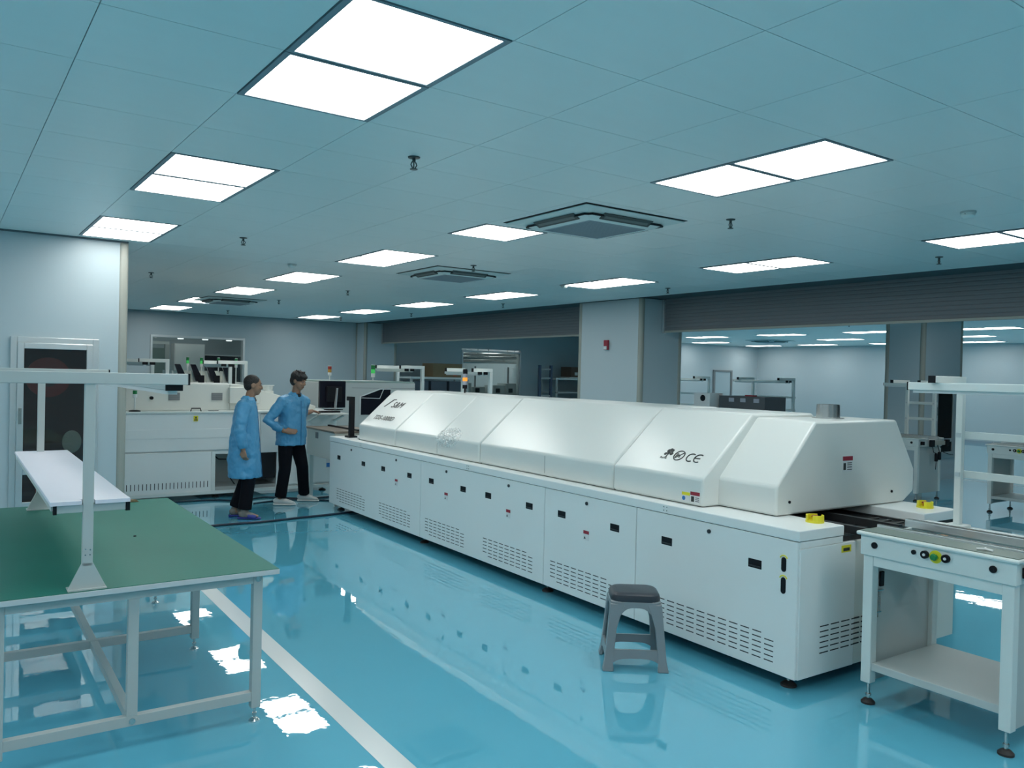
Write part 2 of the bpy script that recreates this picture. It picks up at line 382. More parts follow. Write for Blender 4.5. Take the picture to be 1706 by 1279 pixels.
def aircon(x, y, label):
    t = thing('ceiling_air_conditioner', label, 'air conditioner', (x, y, HC))
    part('shadow_gap', BLACK, t, -0.52, -0.52, -0.003, 0.52, 0.52, 0.0)
    sqr = lambda h, z: [(a*h, b*h, z) for a, b in ((-1,-1),(1,-1),(1,1),(-1,1))]
    MB().loft([sqr(0.505, -0.004), sqr(0.505, -0.014), sqr(0.425, -0.018), sqr(0.335, -0.066)]).build('body_panel', ACW, t, bevel=0.008, smooth=True)
    for k in range(4):
        g = MB().prism([(-0.412, -0.022), (-0.352, -0.056), (-0.356, -0.063), (-0.418, -0.029)], 'x', -0.25, 0.25).build('air_outlet', mat('outlet_dark', (0.05, 0.06, 0.06), 0.6), t); g.rotation_euler = (0, 0, k*pi/2)
        MB().prism([(-0.392, -0.038), (-0.370, -0.051), (-0.373, -0.056), (-0.395, -0.043)], 'x', -0.22, 0.22).build('louvre', mat('louvre_grey', (0.12, 0.14, 0.14), 0.5), g)
    for a, b in ((-1,-1),(1,-1),(1,1),(-1,1)):
        MB().tube([(a*0.24, b*0.392, -0.040), (a*0.35, b*0.392, -0.040), (a*0.382, b*0.382, -0.044), (a*0.392, b*0.35, -0.040), (a*0.392, b*0.24, -0.040)], 0.010, 6).build('corner_slot', BLACK, t)
    g = part('intake_grille', ACG, t, -0.29, -0.29, -0.070, 0.29, 0.29, -0.060, bevel=0.004)
    m = MB()
    for k in range(26): m.box(-0.28, -0.28+k*0.0217, -0.073, 0.28, -0.272+k*0.0217, -0.069)
    tag(m.build('grille_fins', ACG, g), kind='stuff')
    return t
ac = aircon(4.28, 4.98, 'square cassette air conditioner with grey grille, nearest one, right of centre')
for x, y, lb in ((5.22, 8.72, 'square cassette air conditioner in mid ceiling left of the boxed column'), (4.33, 15.1, 'square cassette air conditioner far left above the window wall'), (21.0, 16.0, 'square cassette air conditioner in the room beyond the shutters')):
    o = copy_tree(ac); o.location = (x, y, HC); o['label'] = lb
def sprinkler_proto():
    t = thing('sprinkler_head', 'x', 'sprinkler', (0, 0, HC), group='sprinkler heads on the ceiling')
    MB().lathe([(0, 0), (0.036, 0), (0.034, -0.006), (0.014, -0.010), (0, -0.010)], n=18).build('escutcheon', BRASS, t, smooth='auto')
    MB().cyl((0, 0, -0.008), (0, 0, -0.03), 0.010, 10).build('body', BRASS, t, smooth='auto')
    MB().tube([(0.011, 0, -0.028), (0.019, 0, -0.045), (0.006, 0, -0.068)], 0.0035, 6).tube([(-0.011, 0, -0.028), (-0.019, 0, -0.045), (-0.006, 0, -0.068)], 0.0035, 6).build('yoke', BRASS, t)
    MB().cyl((0, 0, -0.068), (0, 0, -0.072), 0.022, 14).cyl((0, 0, -0.03), (0, 0, -0.066), 0.004, 6).build('deflector', BRASS, t)
    return t
sp = sprinkler_proto()
spots = [(2.23, 4.19, 'beside the largest light pair, nearest head'), (2.36, 7.82, 'between the leftmost and middle light rows'), (2.30, 11.6, 'beside the corner of the left wall block'),
         (5.0, 7.9, 'just beyond the nearest air conditioner'), (5.0, 4.2, 'right of the nearest air conditioner'), (7.94, 4.1, 'above the right shutter, rightmost on the main ceiling'),
         (5.18, 11.8, 'past the third pair of the middle light row'), (5.0, 14.4, 'in front of the far left air conditioner'), (8.2, 7.95, 'near the boxed column with fire alarm'),
         (8.1, 11.8, 'over the left shutter, nearer one'), (8.16, 15.3, 'over the left shutter, farther one'), (5.1, 17.9, 'near the back wall above the workers'), (7.7, 17.9, 'near the back corner column'),
         (12.0, 8.2, 'beyond the right shutter beside the near column'), (15.6, 9.9, 'beyond the right shutter in mid room'), (12.2, 4.0, 'beyond the right shutter at the right picture edge')]
for k, (x, y, lb) in enumerate(spots):
    o = sp if k == 0 else copy_tree(sp); o.location = (x, y, HC); o['label'] = 'small pendent sprinkler head on the ceiling ' + lb
def detector(x, y, lb, k=[None]):
    if k[0] is None:
        t = thing('smoke_detector', lb, 'smoke detector', (x, y, HC), group='round detectors on the ceiling')
        MB().lathe([(0, 0), (0.052, 0), (0.052, -0.014), (0, -0.014)], n=24).build('base', PAINTG, t, smooth='auto')
        MB().lathe([(0, -0.012), (0.046, -0.012), (0.046, -0.03), (0.03, -0.044), (0, -0.046)], n=24).build('sensor_head', PAINTW, t, smooth='auto')
        MB().cyl((0.047, 0, -0.022), (-0.047, 0, -0.022), 0.004, 6).build('vent_slit', GREYD, t); k[0] = t
    else:
        t = copy_tree(k[0]); t.location = (x, y, HC); t['label'] = lb
detector(6.0, 2.9, 'round smoke detector on the ceiling at the right picture edge')
detector(7.0, 8.73, 'round smoke detector overlapping a light pair above the boxed column')
detector(3.4, 9.36, 'round smoke detector on the ceiling in front of the third middle light pair')
# fire alarm on the near column
t = thing('fire_alarm', 'small red fire alarm sounder on the boxed column', 'alarm', (8.95, 10.0, 2.24))
part('housing', RED, t, -0.04, -0.05, -0.08, 0, 0.05, 0.08, bevel=0.008); part('strobe_lens', LABELW, t, -0.055, -0.035, -0.075, -0.04, 0.03, -0.02, bevel=0.004)

# ------------------------------------------------------------------ fire hose cabinets
def hose_cabinet(x0, x1, y, z0, zm, z1, label):
    t = thing('fire_hose_cabinet', label, 'cabinet', (x0, y, z0)); W = x1-x0; H = z1-z0; mz = zm-z0; fw = 0.055
    m = MB().box(0, -0.03, 0, fw, 0, H).box(W-fw, -0.03, 0, W, 0, H).box(fw, -0.03, H-fw, W-fw, 0, H).box(fw, -0.03, 0, W-fw, 0, fw)
    m.build('outer_frame', ALU, t, bevel=0.004)
    d = MB().box(fw, -0.045, fw, 2*fw, -0.01, H-fw).box(W-2*fw, -0.045, fw, W-fw, -0.01, H-fw).box(2*fw, -0.045, H-2*fw, W-2*fw, -0.01, H-fw).box(2*fw, -0.045, fw, W-2*fw, -0.01, 2*fw).box(2*fw, -0.045, mz-0.03, W-2*fw, -0.01, mz+0.03).build('door_frame', ALU, t, bevel=0.004)
    part('backing', mat('cabinet_inside', (0.06, 0.022, 0.026), 0.6), t, fw, -0.006, fw, W-fw, -0.002, H-fw)
    MB().box(2*fw, -0.03, mz+0.03, W-2*fw, -0.027, H-2*fw).build('glass_pane', GLASS, t)
    MB().box(2*fw, -0.03, 2*fw, W-2*fw, -0.027, mz-0.03).build('glass_pane', GLASS, t)
    MB().cyl((W*0.42, -0.022, H-0.34*H/1.5), (W*0.42, -0.007, H-0.34*H/1.5), 0.19, 36).build('hose_reel', HOSER, t, smooth='auto')
    MB().cyl((W*0.42, -0.024, H-0.34*H/1.5), (W*0.42, -0.0225, H-0.34*H/1.5), 0.09, 28).build('reel_hub', mat('reel_hub', (0.10, 0.03, 0.03), 0.4), t, smooth='auto')
    MB().ell((W*0.70, -0.014, mz+0.27), (0.085, 0.010, 0.11), 20, 12).build('rolled_hose', HOSEW, t, smooth=True)
    MB().ell((W*0.35, -0.014, 2*fw+0.14), (0.045, 0.008, 0.12), 16, 10).build('extinguisher', HOSER, t, smooth=True)
    part('latch', STEEL, t, fw+0.015, -0.055, mz+0.45, fw+0.04, -0.045, mz+0.6)
    return t
hose_cabinet(0.556, 1.30, 8.93, 0.30, 0.70, 1.97, 'tall framed glass fire hose cabinet on the left wall behind the shelf')
hose_cabinet(14.45, 15.2, 7.5, 0.40, 0.72, 1.74, 'framed glass fire hose cabinet on the far column beyond the conveyor')

# ------------------------------------------------------------------ reflow oven (local u = away from the aisle, v = along the line)
R0 = mw(3.80, 2.80)
ov = thing('reflow_oven', 'long white reflow oven with segmented sloping hood in the middle of the room', 'machine', R0, DM)
OW, OL = 1.64, 6.87
part('chassis', WHITE, ov, 0.012, 0.012, 0.085, OW-0.01, OL-0.01, 0.80)
part('under_frame', mat('frame_grey', (0.25, 0.27, 0.28), 0.5), ov, 0.03, 0.03, 0.07, OW-0.03, OL-0.03, 0.084)
ds = [(0.0, 1.29), (1.29, 2.34), (2.34, 4.43), (4.43, OL)]
hv = [(1.0, 0.29), (1.51, 2.12), (2.55, 3.17, 3.6, 4.21), (4.68, 5.31, 5.84, 6.57)]
lv = [(0.64,), (1.82,), (2.85, 3.91), (4.99, 6.19)]
sv = [(), (1.82,), (2.85, 3.91), (4.98,)]
def slots(mb, v0, v1, z0, n, u=-0.0045, L=0.063, P=0.086, rows=6, dz=0.029):
    for r in range(rows):
        sh = 0 if r in (0, rows-1) else 0
        nn = n
        for k in range(n):
            if r in (0,) and k == 0: continue
            if r == rows-1 and k in (n-1,): continue
            v = v1 - k*P
            if v - L < v0: continue
            mb.box(u, v-L, z0+r*dz, u+0.006, v, z0+r*dz+0.006)
vents = [[(0.10, 1.07)], [(1.40, 2.25)], [(2.44, 3.24), (3.52, 4.32)], [(4.60, 5.40), (5.75, 6.62)]]
for di, (a, b) in enumerate(ds):
    d = part('side_door', WHITE, ov, -0.004, a+0.003, 0.078, 0.012, b-0.003, 0.838, bevel=0.003)
    for v in hv[di]:
        h = MB().box(-0.006, v-0.048, 0.638, 0.0, v+0.048, 0.690).build('handle', BLACK, d, bevel=0.004)
        MB().box(-0.0095, v-0.040, 0.646, -0.005, v+0.040, 0.654).build('grip_lip', mat('grip_dark', (0.03, 0.032, 0.036), 0.3), h)
    for v in lv[di]:
        MB().cyl((-0.004, v, 0.79), (-0.012, v, 0.79), 0.013, 14).cyl((-0.011, v, 0.79), (-0.013, v, 0.79), 0.006, 8).build('lock', mat('lock_dark', (0.06, 0.07, 0.08), 0.3, 0.6), d, smooth='auto')
    for v in sv[di]:
        s = MB().box(-0.0055, v-0.032, 0.520, -0.004, v+0.032, 0.590).build('warning_label', LABELW, d)
        MB().box(-0.0062, v-0.032, 0.566, -0.0054, v+0.032, 0.590).build('label_header', RED, s)
        MB().prism([(v+0.004, 0.530), (v+0.026, 0.530), (v+0.015, 0.550)], 'x', -0.0062, -0.0054).build('label_symbol', INK, s)
    m = MB()
    for v0, v1 in vents[di]: slots(m, v0, v1, 0.135, int((v1-v0)/0.086))
    tag(m.build('vent_slots', DARK, d), kind='stuff')
    if di == 0:
        for z, zl in ((0.613, 0.553), (0.725, 0.675)):
            m = MB(); q = [(0.091+0.016*cos(t), z+0.016*sin(t)) for t in [i*pi/8 for i in range(9)]] + [(0.091+0.016*cos(t), zl+0.016*sin(t)) for t in [pi+i*pi/8 for i in range(9)]]
            m.prism([(a, b) for a, b in q], 'x', -0.0065, -0.003).build('oval_port', BLACK, d)
            MB().tube([(-0.0065, 0.091+0.026*cos(t), z+0.0*1+0.026*sin(t)) for t in [radians(25)+i*radians(130)/8 for i in range(9)]], 0.0035, 6).build('arc_label', YELLOW, d)
for v in (1.0, 3.5, 5.9):
    m = MB()
    for a in (0, 0.028):
        for b in (0.862, 0.885): m.cyl((-0.009, v+a, b), (-0.0125, v+a, b), 0.004, 8)
    tag(m.build('rail_screws', STEEL, ov), kind='stuff')
# the two long cover rails with the conveyor channel between them
for nm, u0, u1 in (('cover_rail', -0.008, 0.40), ('cover_rail', 1.24, OW+0.008)):
    part(nm, WHITE, ov, u0, -0.008, 0.842, u1, OL+0.008, 0.902, bevel=0.006)
part('shadow_joint', DARK, ov, 0.006, 0.012, 0.80, 0.40, OL-0.006, 0.842); part('shadow_joint', DARK, ov, 1.24, 0.006, 0.80, OW-0.006, OL-0.006, 0.842)
part('channel_floor', DARK, ov, 0.40, 0.02, 0.80, 1.24, OL-0.02, 0.83)
part('hood_seal', DARK, ov, 0.13, 0.90, 0.900, 1.55, 6.30, 0.915); part('hood_seal', DARK, ov, 0.275, 0.38, 0.900, 1.6, 0.92, 0.915)
ep = part('end_panel', WHITE, ov, 0.012, -0.006, 0.078, 0.52, 0.012, 0.80, bevel=0.003); part('end_strip', WHITE, ov, 0.012, 0.0, 0.802, 0.40, 0.012, 0.838)
part('end_panel', WHITE2, ov, 0.523, -0.002, 0.078, OW-0.01, 0.012, 0.80, bevel=0.003)
m = MB()
for r in range(6):
    for k in range(5):
        u = 0.20+k*0.098
        m.box(u, -0.0075, 0.195+r*0.030, u+0.078, -0.003, 0.201+r*0.030)
tag(m.build('vent_slots', DARK, ov), kind='stuff')
s = MB().box(0.38, -0.0085, 0.745, 0.47, -0.0062, 0.785).build('caution_label', YELLOW, ov); s['label'] = 'yellow caution label'
MB().box(0.395, -0.0095, 0.752, 0.455, -0.0084, 0.770).build('label_print', INK, s)
for u, v in ((0.09, 0.11), (0.09, 2.4), (0.09, 4.5), (0.09, 6.7), (1.5, 0.11), (1.5, 2.4), (1.5, 4.5), (1.5, 6.7)): foot(ov, u, v, 0.08, 0.045)
# hood segments
def hood(v0, v1, ub, ut, zt, ub2, ut2, name='hood_panel', taper=None):
    prof = [(ub, 0.925), (ub, 1.085), (ut, zt), (ut2, zt), (ub2, 1.13), (ub2, 0.97), (ub2-0.12, 0.905), (ub+0.01, 0.905)]
    return MB().prism(prof, 'y', v0, v1).build(name, HOODW, ov, bevel=0.016, smooth=True, seg=3)
HU, HT, HZ = 0.10, 0.565, 1.497
hA = hood(0.35, 0.86, 0.25, 0.61, 1.472, 1.735, 1.50)
hood(0.80, 1.655, HU, HT, HZ, 1.66, 1.20)
hC = hood(1.668, 3.50, HU+0.006, HT+0.005, HZ+0.003, 1.66, 1.2)
hood(3.51, 4.30, HU, HT, HZ, 1.66, 1.2)
hood(4.308, 5.25, HU+0.004, HT+0.004, HZ, 1.66, 1.2)
hE = hood(5.254, 6.22, HU, HT, HZ, 1.66, 1.2)
# tapered left end of the hood
pr = [(HU, 0.925), (HU, 1.085), (HT, HZ), (1.2, HZ), (1.66, 1.13), (1.66, 0.97), (1.54, 0.905), (HU+0.01, 0.905)]
e2 = [(HU+0.05, 0.925), (HU+0.05, 1.07), (HT, HZ-0.03), (1.2, HZ-0.03), (1.6, 1.11), (1.6, 0.97), (1.5, 0.905), (HU+0.06, 0.905)]
MB().loft([[(a, 6.22, b) for a, b in pr], [(a, 6.31, b) for a, b in e2]]).build('hood_end_cap', HOODW, ov, bevel=0.012, smooth=True)
part('lower_seam', GREYD, hC, HU+0.0045, 2.50, 0.93, HU+0.012, 2.504, 1.07)
# flue collar
MB().lathe([(0.058, 0.0), (0.105, 0.0), (0.105, 0.006), (0.078, 0.008), (0.075, 0.095), (0.070, 0.095), (0.070, 0.0)], (1.12, 0.62, 1.472), 40).build('flue_collar', STEEL, ov, smooth='auto')
tag(ov.children[-1], 'brushed steel flue collar')
# screws + label on hood end
for u, z in ((0.37, 0.985), (1.46, 0.985)): MB().cyl((u, 0.35, z), (u, 0.343, z), 0.009, 10).build('screw', BLACK, ov)
s = MB().box(0.895, 0.347, 1.145, 1.005, 0.351, 1.245).build('warning_label', LABELW, ov)
MB().box(0.897, 0.3462, 1.215, 1.003, 0.3471, 1.243).build('label_header', RED, s)
for z in (1.155, 1.170, 1.185, 1.197): MB().box(0.945, 0.3462, z, 0.995, 0.3471, z+0.005).build('label_print', INK, s)
MB().box(0.905, 0.3462, 1.155, 0.93, 0.3471, 1.20).build('label_symbol', INK, s)
# stickers on hood B front
s = MB().box(HU-0.0025, 0.795+0.025, 0.925, HU+0.001, 0.90, 0.995).build('warning_label', LABELW, ov)
MB().box(HU-0.0035, 0.82, 0.972, HU-0.002, 0.90, 0.995).build('label_header', RED, s)
MB().box(HU-0.0035, 0.868, 0.93, HU-0.002, 0.893, 0.965).build('label_symbol', INK, s)
for z in (0.934, 0.945, 0.956): MB().box(HU-0.0035, 0.826, z, HU-0.002, 0.858, z+0.004).build('label_print', INK, s)
s = MB().box(HU-0.0025, 0.905, 0.925, HU+0.001, 0.975, 0.985).build('warning_label', LABELW, ov)
MB().box(HU-0.0035, 0.905, 0.965, HU-0.002, 0.975, 0.985).build('label_header', YELLOW, s)
MB().cyl((HU-0.002, 0.958, 0.945), (HU-0.0038, 0.958, 0.945), 0.014, 18).build('label_symbol', BLUEL, s)
# writing and marks on the sloping faces
sd = Vector((HT-HU, 0, HZ-1.085)).normalized()      # up the slope
def on_slope(v, d): # point on the slope at arc distance d above the bend
    return Vector((HU, v, 1.085)) + sd*d
LX = (0, -1, 0)
def slope_off(p): return p + Vector((-sd.z, 0, sd.x))*0.002
text('lettering', 'S&M', 0.135, slope_off(on_slope(5.90, 0.33)), LX, sd, INK, ov, shear=0.12, extrude=0.001)
text('lettering', 'TDS-1000D', 0.095, slope_off(on_slope(6.04, 0.12)), LX, sd, INK, ov, shear=0.1)
q = [on_slope(6.08, 0.33), on_slope(6.05, 0.33), on_slope(5.975, 0.45), on_slope(5.93, 0.455), on_slope(5.94, 0.47), on_slope(6.01, 0.465)]
def slab(pts, th=0.0015):
    nrm = Vector((-sd.z, 0, sd.x)); n = len(pts); b = [p+nrm*0.0006 for p in pts]; t_ = [p+nrm*(0.0006+th) for p in pts]
    return MB().add(b+t_, [tuple(range(n)), tuple(range(2*n-1, n-1, -1))] + [(k, n+k, n+(k+1) % n, (k+1) % n) for k in range(n)])
slab(q).build('emblem', INK, ov)
nrm = Vector((-sd.z, 0, sd.x))
def ringtube(v, d, r, tr, n=28, a0=0, a1=2*pi):
    return MB().tube([on_slope(v, d)+Vector((0, -1, 0))*r*cos(a0+(a1-a0)*k/n)+sd*r*sin(a0+(a1-a0)*k/n)+nrm*0.0015 for k in range(n+1)], tr, 6)
r_ = ringtube(1.133, 0.170, 0.043, 0.0038)
p_, q_ = on_slope(1.133+0.030, 0.170-0.030)+nrm*0.0015, on_slope(1.133-0.030, 0.170+0.030)+nrm*0.0015
r_.tube([p_, q_], 0.003, 6); r_.build('certification_mark', INK, ov)
text('certification_mark', 'Ps', 0.05, slope_off(on_slope(1.163, 0.152)), LX, sd, INK, ov)
for v_, bar_ in ((1.022, False), (0.955, True)):
    m = ringtube(v_, 0.165, 0.035, 0.0042, 24, radians(58), radians(302))
    if bar_: m.tube([on_slope(v_+0.033, 0.165)+nrm*0.0015, on_slope(v_-0.014, 0.165)+nrm*0.0015], 0.0042, 6)
    m.build('certification_mark', INK, ov)
lf = MB()
for k, (dv, dd, rr) in enumerate(((0.004, 0.012, 0.015), (0.026, 0.0, 0.013), (-0.026, 0.006, 0.015), (0.016, 0.03, 0.015), (-0.016, 0.034, 0.015), (0, 0.044, 0.012))):
    c = on_slope(1.238+dv, 0.172+dd)+nrm*0.0008
    lf.cyl(c, c+nrm*0.001, rr, 14)
lf.bar(on_slope(1.243, 0.142)+nrm*0.001, on_slope(1.238, 0.18)+nrm*0.001, 0.008, 0.002, nrm); lf.build('eco_mark', INK, ov)
text('lettering', 'RoHS', 0.024, slope_off(on_slope(1.285, 0.126)), LX, sd, INK, ov)
# crumpled protective film left on the hood
random.seed(4)
m = MB(); N, K = 26, 20; vs = []
for i in range(N):
    for j in range(K):
        v = 3.86+0.46*i/(N-1); d = -0.085+0.25*j/(K-1)
        wv = 0.5+0.5*sin(i*1.7+j*0.9)*cos(i*0.6-j*1.3)
        edge = max(0, 1-abs((v-4.14)/0.20))**.6*max(0, 1-abs(d-0.0)/0.12)**.6
        h = 0.0015+edge*(0.022*wv+0.012*random.random())
        if d < 0: p = Vector((HU-h, v, 1.085+d))
        else: p = on_slope(v, d)+nrm*h
        vs.append(p)
keep = lambda i, j: ((i/(N-1)-0.55)/0.5)**2+((j/(K-1)-0.42)/0.47)**2 < 0.8+0.35*sin(i*2.3+j*1.9)
m.add(vs, [(i*K+j, (i+1)*K+j, (i+1)*K+j+1, i*K+j+1) for i in range(N-1) for j in range(K-1) if keep(i, j)])
FILM = mat('plastic_film', (0.86, 0.89, 0.88), 0.12, coat=0.5, alpha=0.6)
fo = m.build('protective_film', FILM, ov); tag(fo, 'crumpled clear plastic film')
# yellow guards around the emergency stops
for u in (0.325, 1.50):
    g = MB()
    for a0, a1 in ((20, 160), (200, 340)):
        rings = []
        for k in range(9):
            t = radians(a0+(a1-a0)*k/8); c_, s_ = cos(t), sin(t)
            rings.append([(u+0.05*c_, 0.135+0.05*s_, 0.902), (u+0.042*c_, 0.135+0.042*s_, 0.902), (u+0.042*c_, 0.135+0.042*s_, 0.945), (u+0.05*c_, 0.135+0.05*s_, 0.945)])
        g.loft(rings)
    g.lathe([(0, 0.902), (0.052, 0.902), (0.052, 0.914), (0, 0.914)], (u, 0.135, 0), 24)
    g = g.build('stop_guard', YELLOW, ov); tag(g, 'yellow guard ring')
    MB().lathe([(0, 0.914), (0.014, 0.914), (0.014, 0.928), (0.022, 0.932), (0.018, 0.941), (0, 0.942)], (u, 0.135, 0), 18).build('stop_button', REDL, g, smooth='auto')
# exit conveyor chains inside the channel
for u in (0.50, 0.80):
    part('chain_rail', mat('rail_exit_shade', (0.03, 0.032, 0.035), 0.4, 0.3), ov, u, -0.10, 0.84, u+0.035, 0.6, 0.885)  # dark colour paints in the shade at the oven exit
m = MB()
for k in range(4): m.cyl((0.42, 0.02+k*0.085, 0.836), (1.2, 0.02+k*0.085, 0.836), 0.006, 8)
tag(m.build('cross_shafts', BRASS, ov), kind='stuff')  # shafts also coloured dark to paint the shade between the rails
# black sensor post and valve block on the left end of the oven
t = thing('sensor_post', 'black upright sensor post standing on the left end of the long oven', 'sensor', mw(3.97, 9.42, 0.902), DM)
part('base_plate', BLACK, t, -0.06, -0.06, 0, 0.06, 0.06, 0.02); part('post', BLACK, t, -0.03, -0.028, 0.02, 0.03, 0.028, 0.50, bevel=0.003); part('sensor_head', BLACK, t, -0.03, 0.028, 0.45, 0.03, 0.10, 0.50, bevel=0.003)
t = thing('valve_block', 'small block of valves with wires beside the black sensor post', 'device', mw(4.0, 9.14, 0.902), DM)
part('block', LABELW, t, -0.05, -0.06, 0, 0.05, 0.05, 0.035); part('knob', RED, t, -0.02, -0.03, 0.035, 0.02, 0.0, 0.05); part('connector', DGREEN, t, -0.045, -0.055, 0.035, -0.02, -0.035, 0.05)

# ------------------------------------------------------------------ inspection conveyors
def conveyor(loc, rz, label, detail=True):
    t = thing('inspection_conveyor', label, 'conveyor', loc, rz, 'inspection conveyors'); W, D = 0.76, 0.66   # local x = depth away from the aisle, y = along; y runs 0..W
    for x in (0.0, D-0.055):
        for y in (0.0, W-0.055): part('leg', PAINTW, t, x, y, 0.115, x+0.055, y+0.055, 0.80, bevel=0.004)
    part('front_apron', PAINTW, t, -0.012, -0.012, 0.80, 0.02, W+0.012, 0.905, bevel=0.004)
    part('back_apron', PAINTW, t, D-0.02, -0.012, 0.80, D+0.006, W+0.012, 0.905, bevel=0.003)
    part('end_apron', PAINTW, t, 0.02, -0.006, 0.80, D-0.02, 0.012, 0.905, bevel=0.003); part('end_apron', PAINTW, t, 0.02, W-0.012, 0.80, D-0.02, W+0.006, 0.905, bevel=0.003)
    part('under_rail', PAINTW, t, 0.004, 0.055, 0.745, 0.05, W-0.055, 0.80, bevel=0.002)
    part('side_panel', PAINTG, t, 0.055, 0.012, 0.115, D-0.055, 0.03, 0.80); part('side_panel', PAINTG, t, 0.055, W-0.03, 0.115, D-0.055, W-0.012, 0.80)
    part('bottom_shelf', PAINTG, t, 0.01, 0.055, 0.185, D-0.01, W-0.055, 0.225, bevel=0.003)
    part('tray', PAINTW, t, -0.03, -0.03, 0.905, 0.162, W+0.03, 0.925, bevel=0.008)
    part('tray_mat', GREENG, t, -0.012, -0.018, 0.9255, 0.150, W+0.018, 0.929)
    rl = part('front_rail', ALU, t, 0.165, -0.06, 0.905, 0.185, W+0.03, 0.938, bevel=0.002)
    MB().box(0.167, -0.06, 0.938, 0.171, W+0.03, 0.942).box(0.179, -0.06, 0.938, 0.183, W+0.03, 0.942).build('rail_groove', STEEL, rl)
    rl = part('back_rail', ALU, t, 0.44, -0.06, 0.905, 0.475, W+0.03, 0.945, bevel=0.002)
    MB().box(0.446, -0.06, 0.945, 0.450, W+0.03, 0.951).box(0.463, -0.06, 0.945, 0.468, W+0.03, 0.951).build('rail_groove', STEEL, rl)
    part('back_tray', PAINTW, t, 0.50, -0.03, 0.905, D+0.02, W+0.03, 0.925, bevel=0.006)
    part('inner_pan', WHITE2, t, 0.19, 0.012, 0.80, 0.44, W-0.012, 0.812)
    for y in (0.40, 0.55): MB().cyl((0.18, y, 0.885), (0.45, y, 0.885), 0.010, 10).build('cross_shaft', STEEL, t, smooth='auto')
    part('carriage', BLACK, t, 0.20, W-0.20, 0.83, 0.44, W-0.03, 0.895); part('sensor', mat('sensor_orange', (0.55, 0.22, 0.03), 0.4), t, 0.30, W-0.28, 0.86, 0.32, W-0.25, 0.92)
    for y in (W-0.07, 0.09): MB().cyl((-0.012, y, 0.86), (-0.019, y, 0.86), 0.017, 18).cyl((-0.0185, y, 0.86), (-0.021, y, 0.86), 0.006, 8).build('round_cap', BLACK, t, smooth='auto')
    yb = W-0.345
    MB().cyl((-0.012, yb+0.06, 0.866), (-0.020, yb+0.06, 0.866), 0.012, 14).build('push_button', BLACK, t, smooth='auto')
    for y in (yb, yb-0.105):
        k = MB().cyl((-0.012, y, 0.866), (-0.028, y, 0.866), 0.020, 18).build('knob', BLACK, t, smooth='auto')
        MB().cyl((-0.028, y, 0.866), (-0.032, y, 0.866), 0.007, 10).build('knob_cap', LABELW, k)
    y = yb-0.052
    pl_ = MB().cyl((-0.012, y, 0.864), (-0.0145, y, 0.864), 0.032, 24).build('stop_plate', YELLOW, t)
    MB().lathe([(0, 0), (0.012, 0), (0.012, 0.014), (0.018, 0.018), (0.014, 0.028), (0, 0.03)], n=16).build('stop_button', DGREEN, pl_, smooth='auto').matrix_local = Matrix.Translation((-0.0145, y, 0.864)) @ Matrix.Rotation(-pi/2, 4, 'Y')
    part('side_clamp', BLACK, t, 0.05, -0.055, 0.83, 0.09, -0.008, 0.88, bevel=0.003)
    if detail:
        part('handle_switch', BLACK, t, 0.10, W-0.042, 0.62, 0.135, W-0.030, 0.70, bevel=0.003)
        br = MB().box(0.056, W-0.05, 0.60, 0.12, W-0.03, 0.606).box(0.056, W-0.05, 0.485, 0.10, W-0.03, 0.491).cyl((0.075, W-0.042, 0.46), (0.075, W-0.042, 0.61), 0.006, 8).cyl((0.092, W-0.042, 0.49), (0.092, W-0.042, 0.60), 0.006, 8)
        br.build('valve_bracket', STEEL, t)
        wn = MB().tube([(0.03, 0.19, 0.934), (0.05, 0.16, 0.936), (0.045, 0.12, 0.934)], 0.006, 6).tube([(0.05, 0.16, 0.936), (0.075, 0.17, 0.935)], 0.006, 6).build('wing_nut', LABELW, t)
    for x in (0.03, D-0.03):
        for y in (0.03, W-0.03): foot(t, x, y, 0.115, 0.036)
    return t
cv = conveyor(mw(4.03, 1.80), DM, 'white inspection conveyor at the right end of the long oven, nearest the camera')
def light_stand(X, Y, D, label, arm=0.42, z0=0.0, z=1.70, rails=(1.38, 1.12), lampy=0.10, w_=0.045, lh=0.04):
    """two posts D apart along y, arms reaching -x, two lamps running along y"""
    t = thing('light_stand', label, 'light stand', (X, Y, z0), 0); zb = z0; z = z-z0; rails = [q-z0 for q in rails]
    for y in (0, D):
        part('post', PAINTW, t, -w_/2, y-w_/2, 0.012, w_/2, y+w_/2, z+0.03, bevel=0.003)
        a = part('arm', PAINTW, t, -arm, y-w_/2, z+0.03, w_/2, y+w_/2, z+0.03+w_, bevel=0.003)
        part('end_cap', BLACK, t, -arm-0.006, y-w_/2-0.001, z+0.028, -arm, y+w_/2+0.001, z+0.031+w_)
        part('foot_plate', PAINTW, t, -0.05, y-0.05, 0, 0.05, y+0.05, 0.012)
    for x in (-arm+0.03, -arm+0.14):
        l_ = part('lamp_housing', PAINTW, t, x, -lampy, z-0.012, x+0.08, D+lampy, z+0.03, bevel=0.003)
        part('lamp_tube', LABELW, l_, x+0.02, -lampy+0.02, z-lh+0.012, x+0.06, D+lampy-0.02, z-0.012)
        for y in (-lampy-0.006, D+lampy): part('lamp_cap', BLACK, l_, x, y, z-0.013, x+0.08, y+0.006, z+0.031)
    for z_ in rails:
        r = part('cross_rail', PAINTW, t, w_/2, -0.03, z_-0.02, w_/2+0.02, D+0.03, z_+0.02, bevel=0.002)
        for y in (0, D): part('bracket', ALU, r, -w_/2-0.004, y-0.012, z_-0.012, w_/2, y+0.012, z_+0.012)
    return t
light_stand(4.70, 1.79, 0.49, 'white light stand with two cross rails on the back of the nearest inspection conveyor', arm=0.32, lampy=0.15, z0=0.926, rails=(1.44, 1.22), w_=0.036, z=1.70)
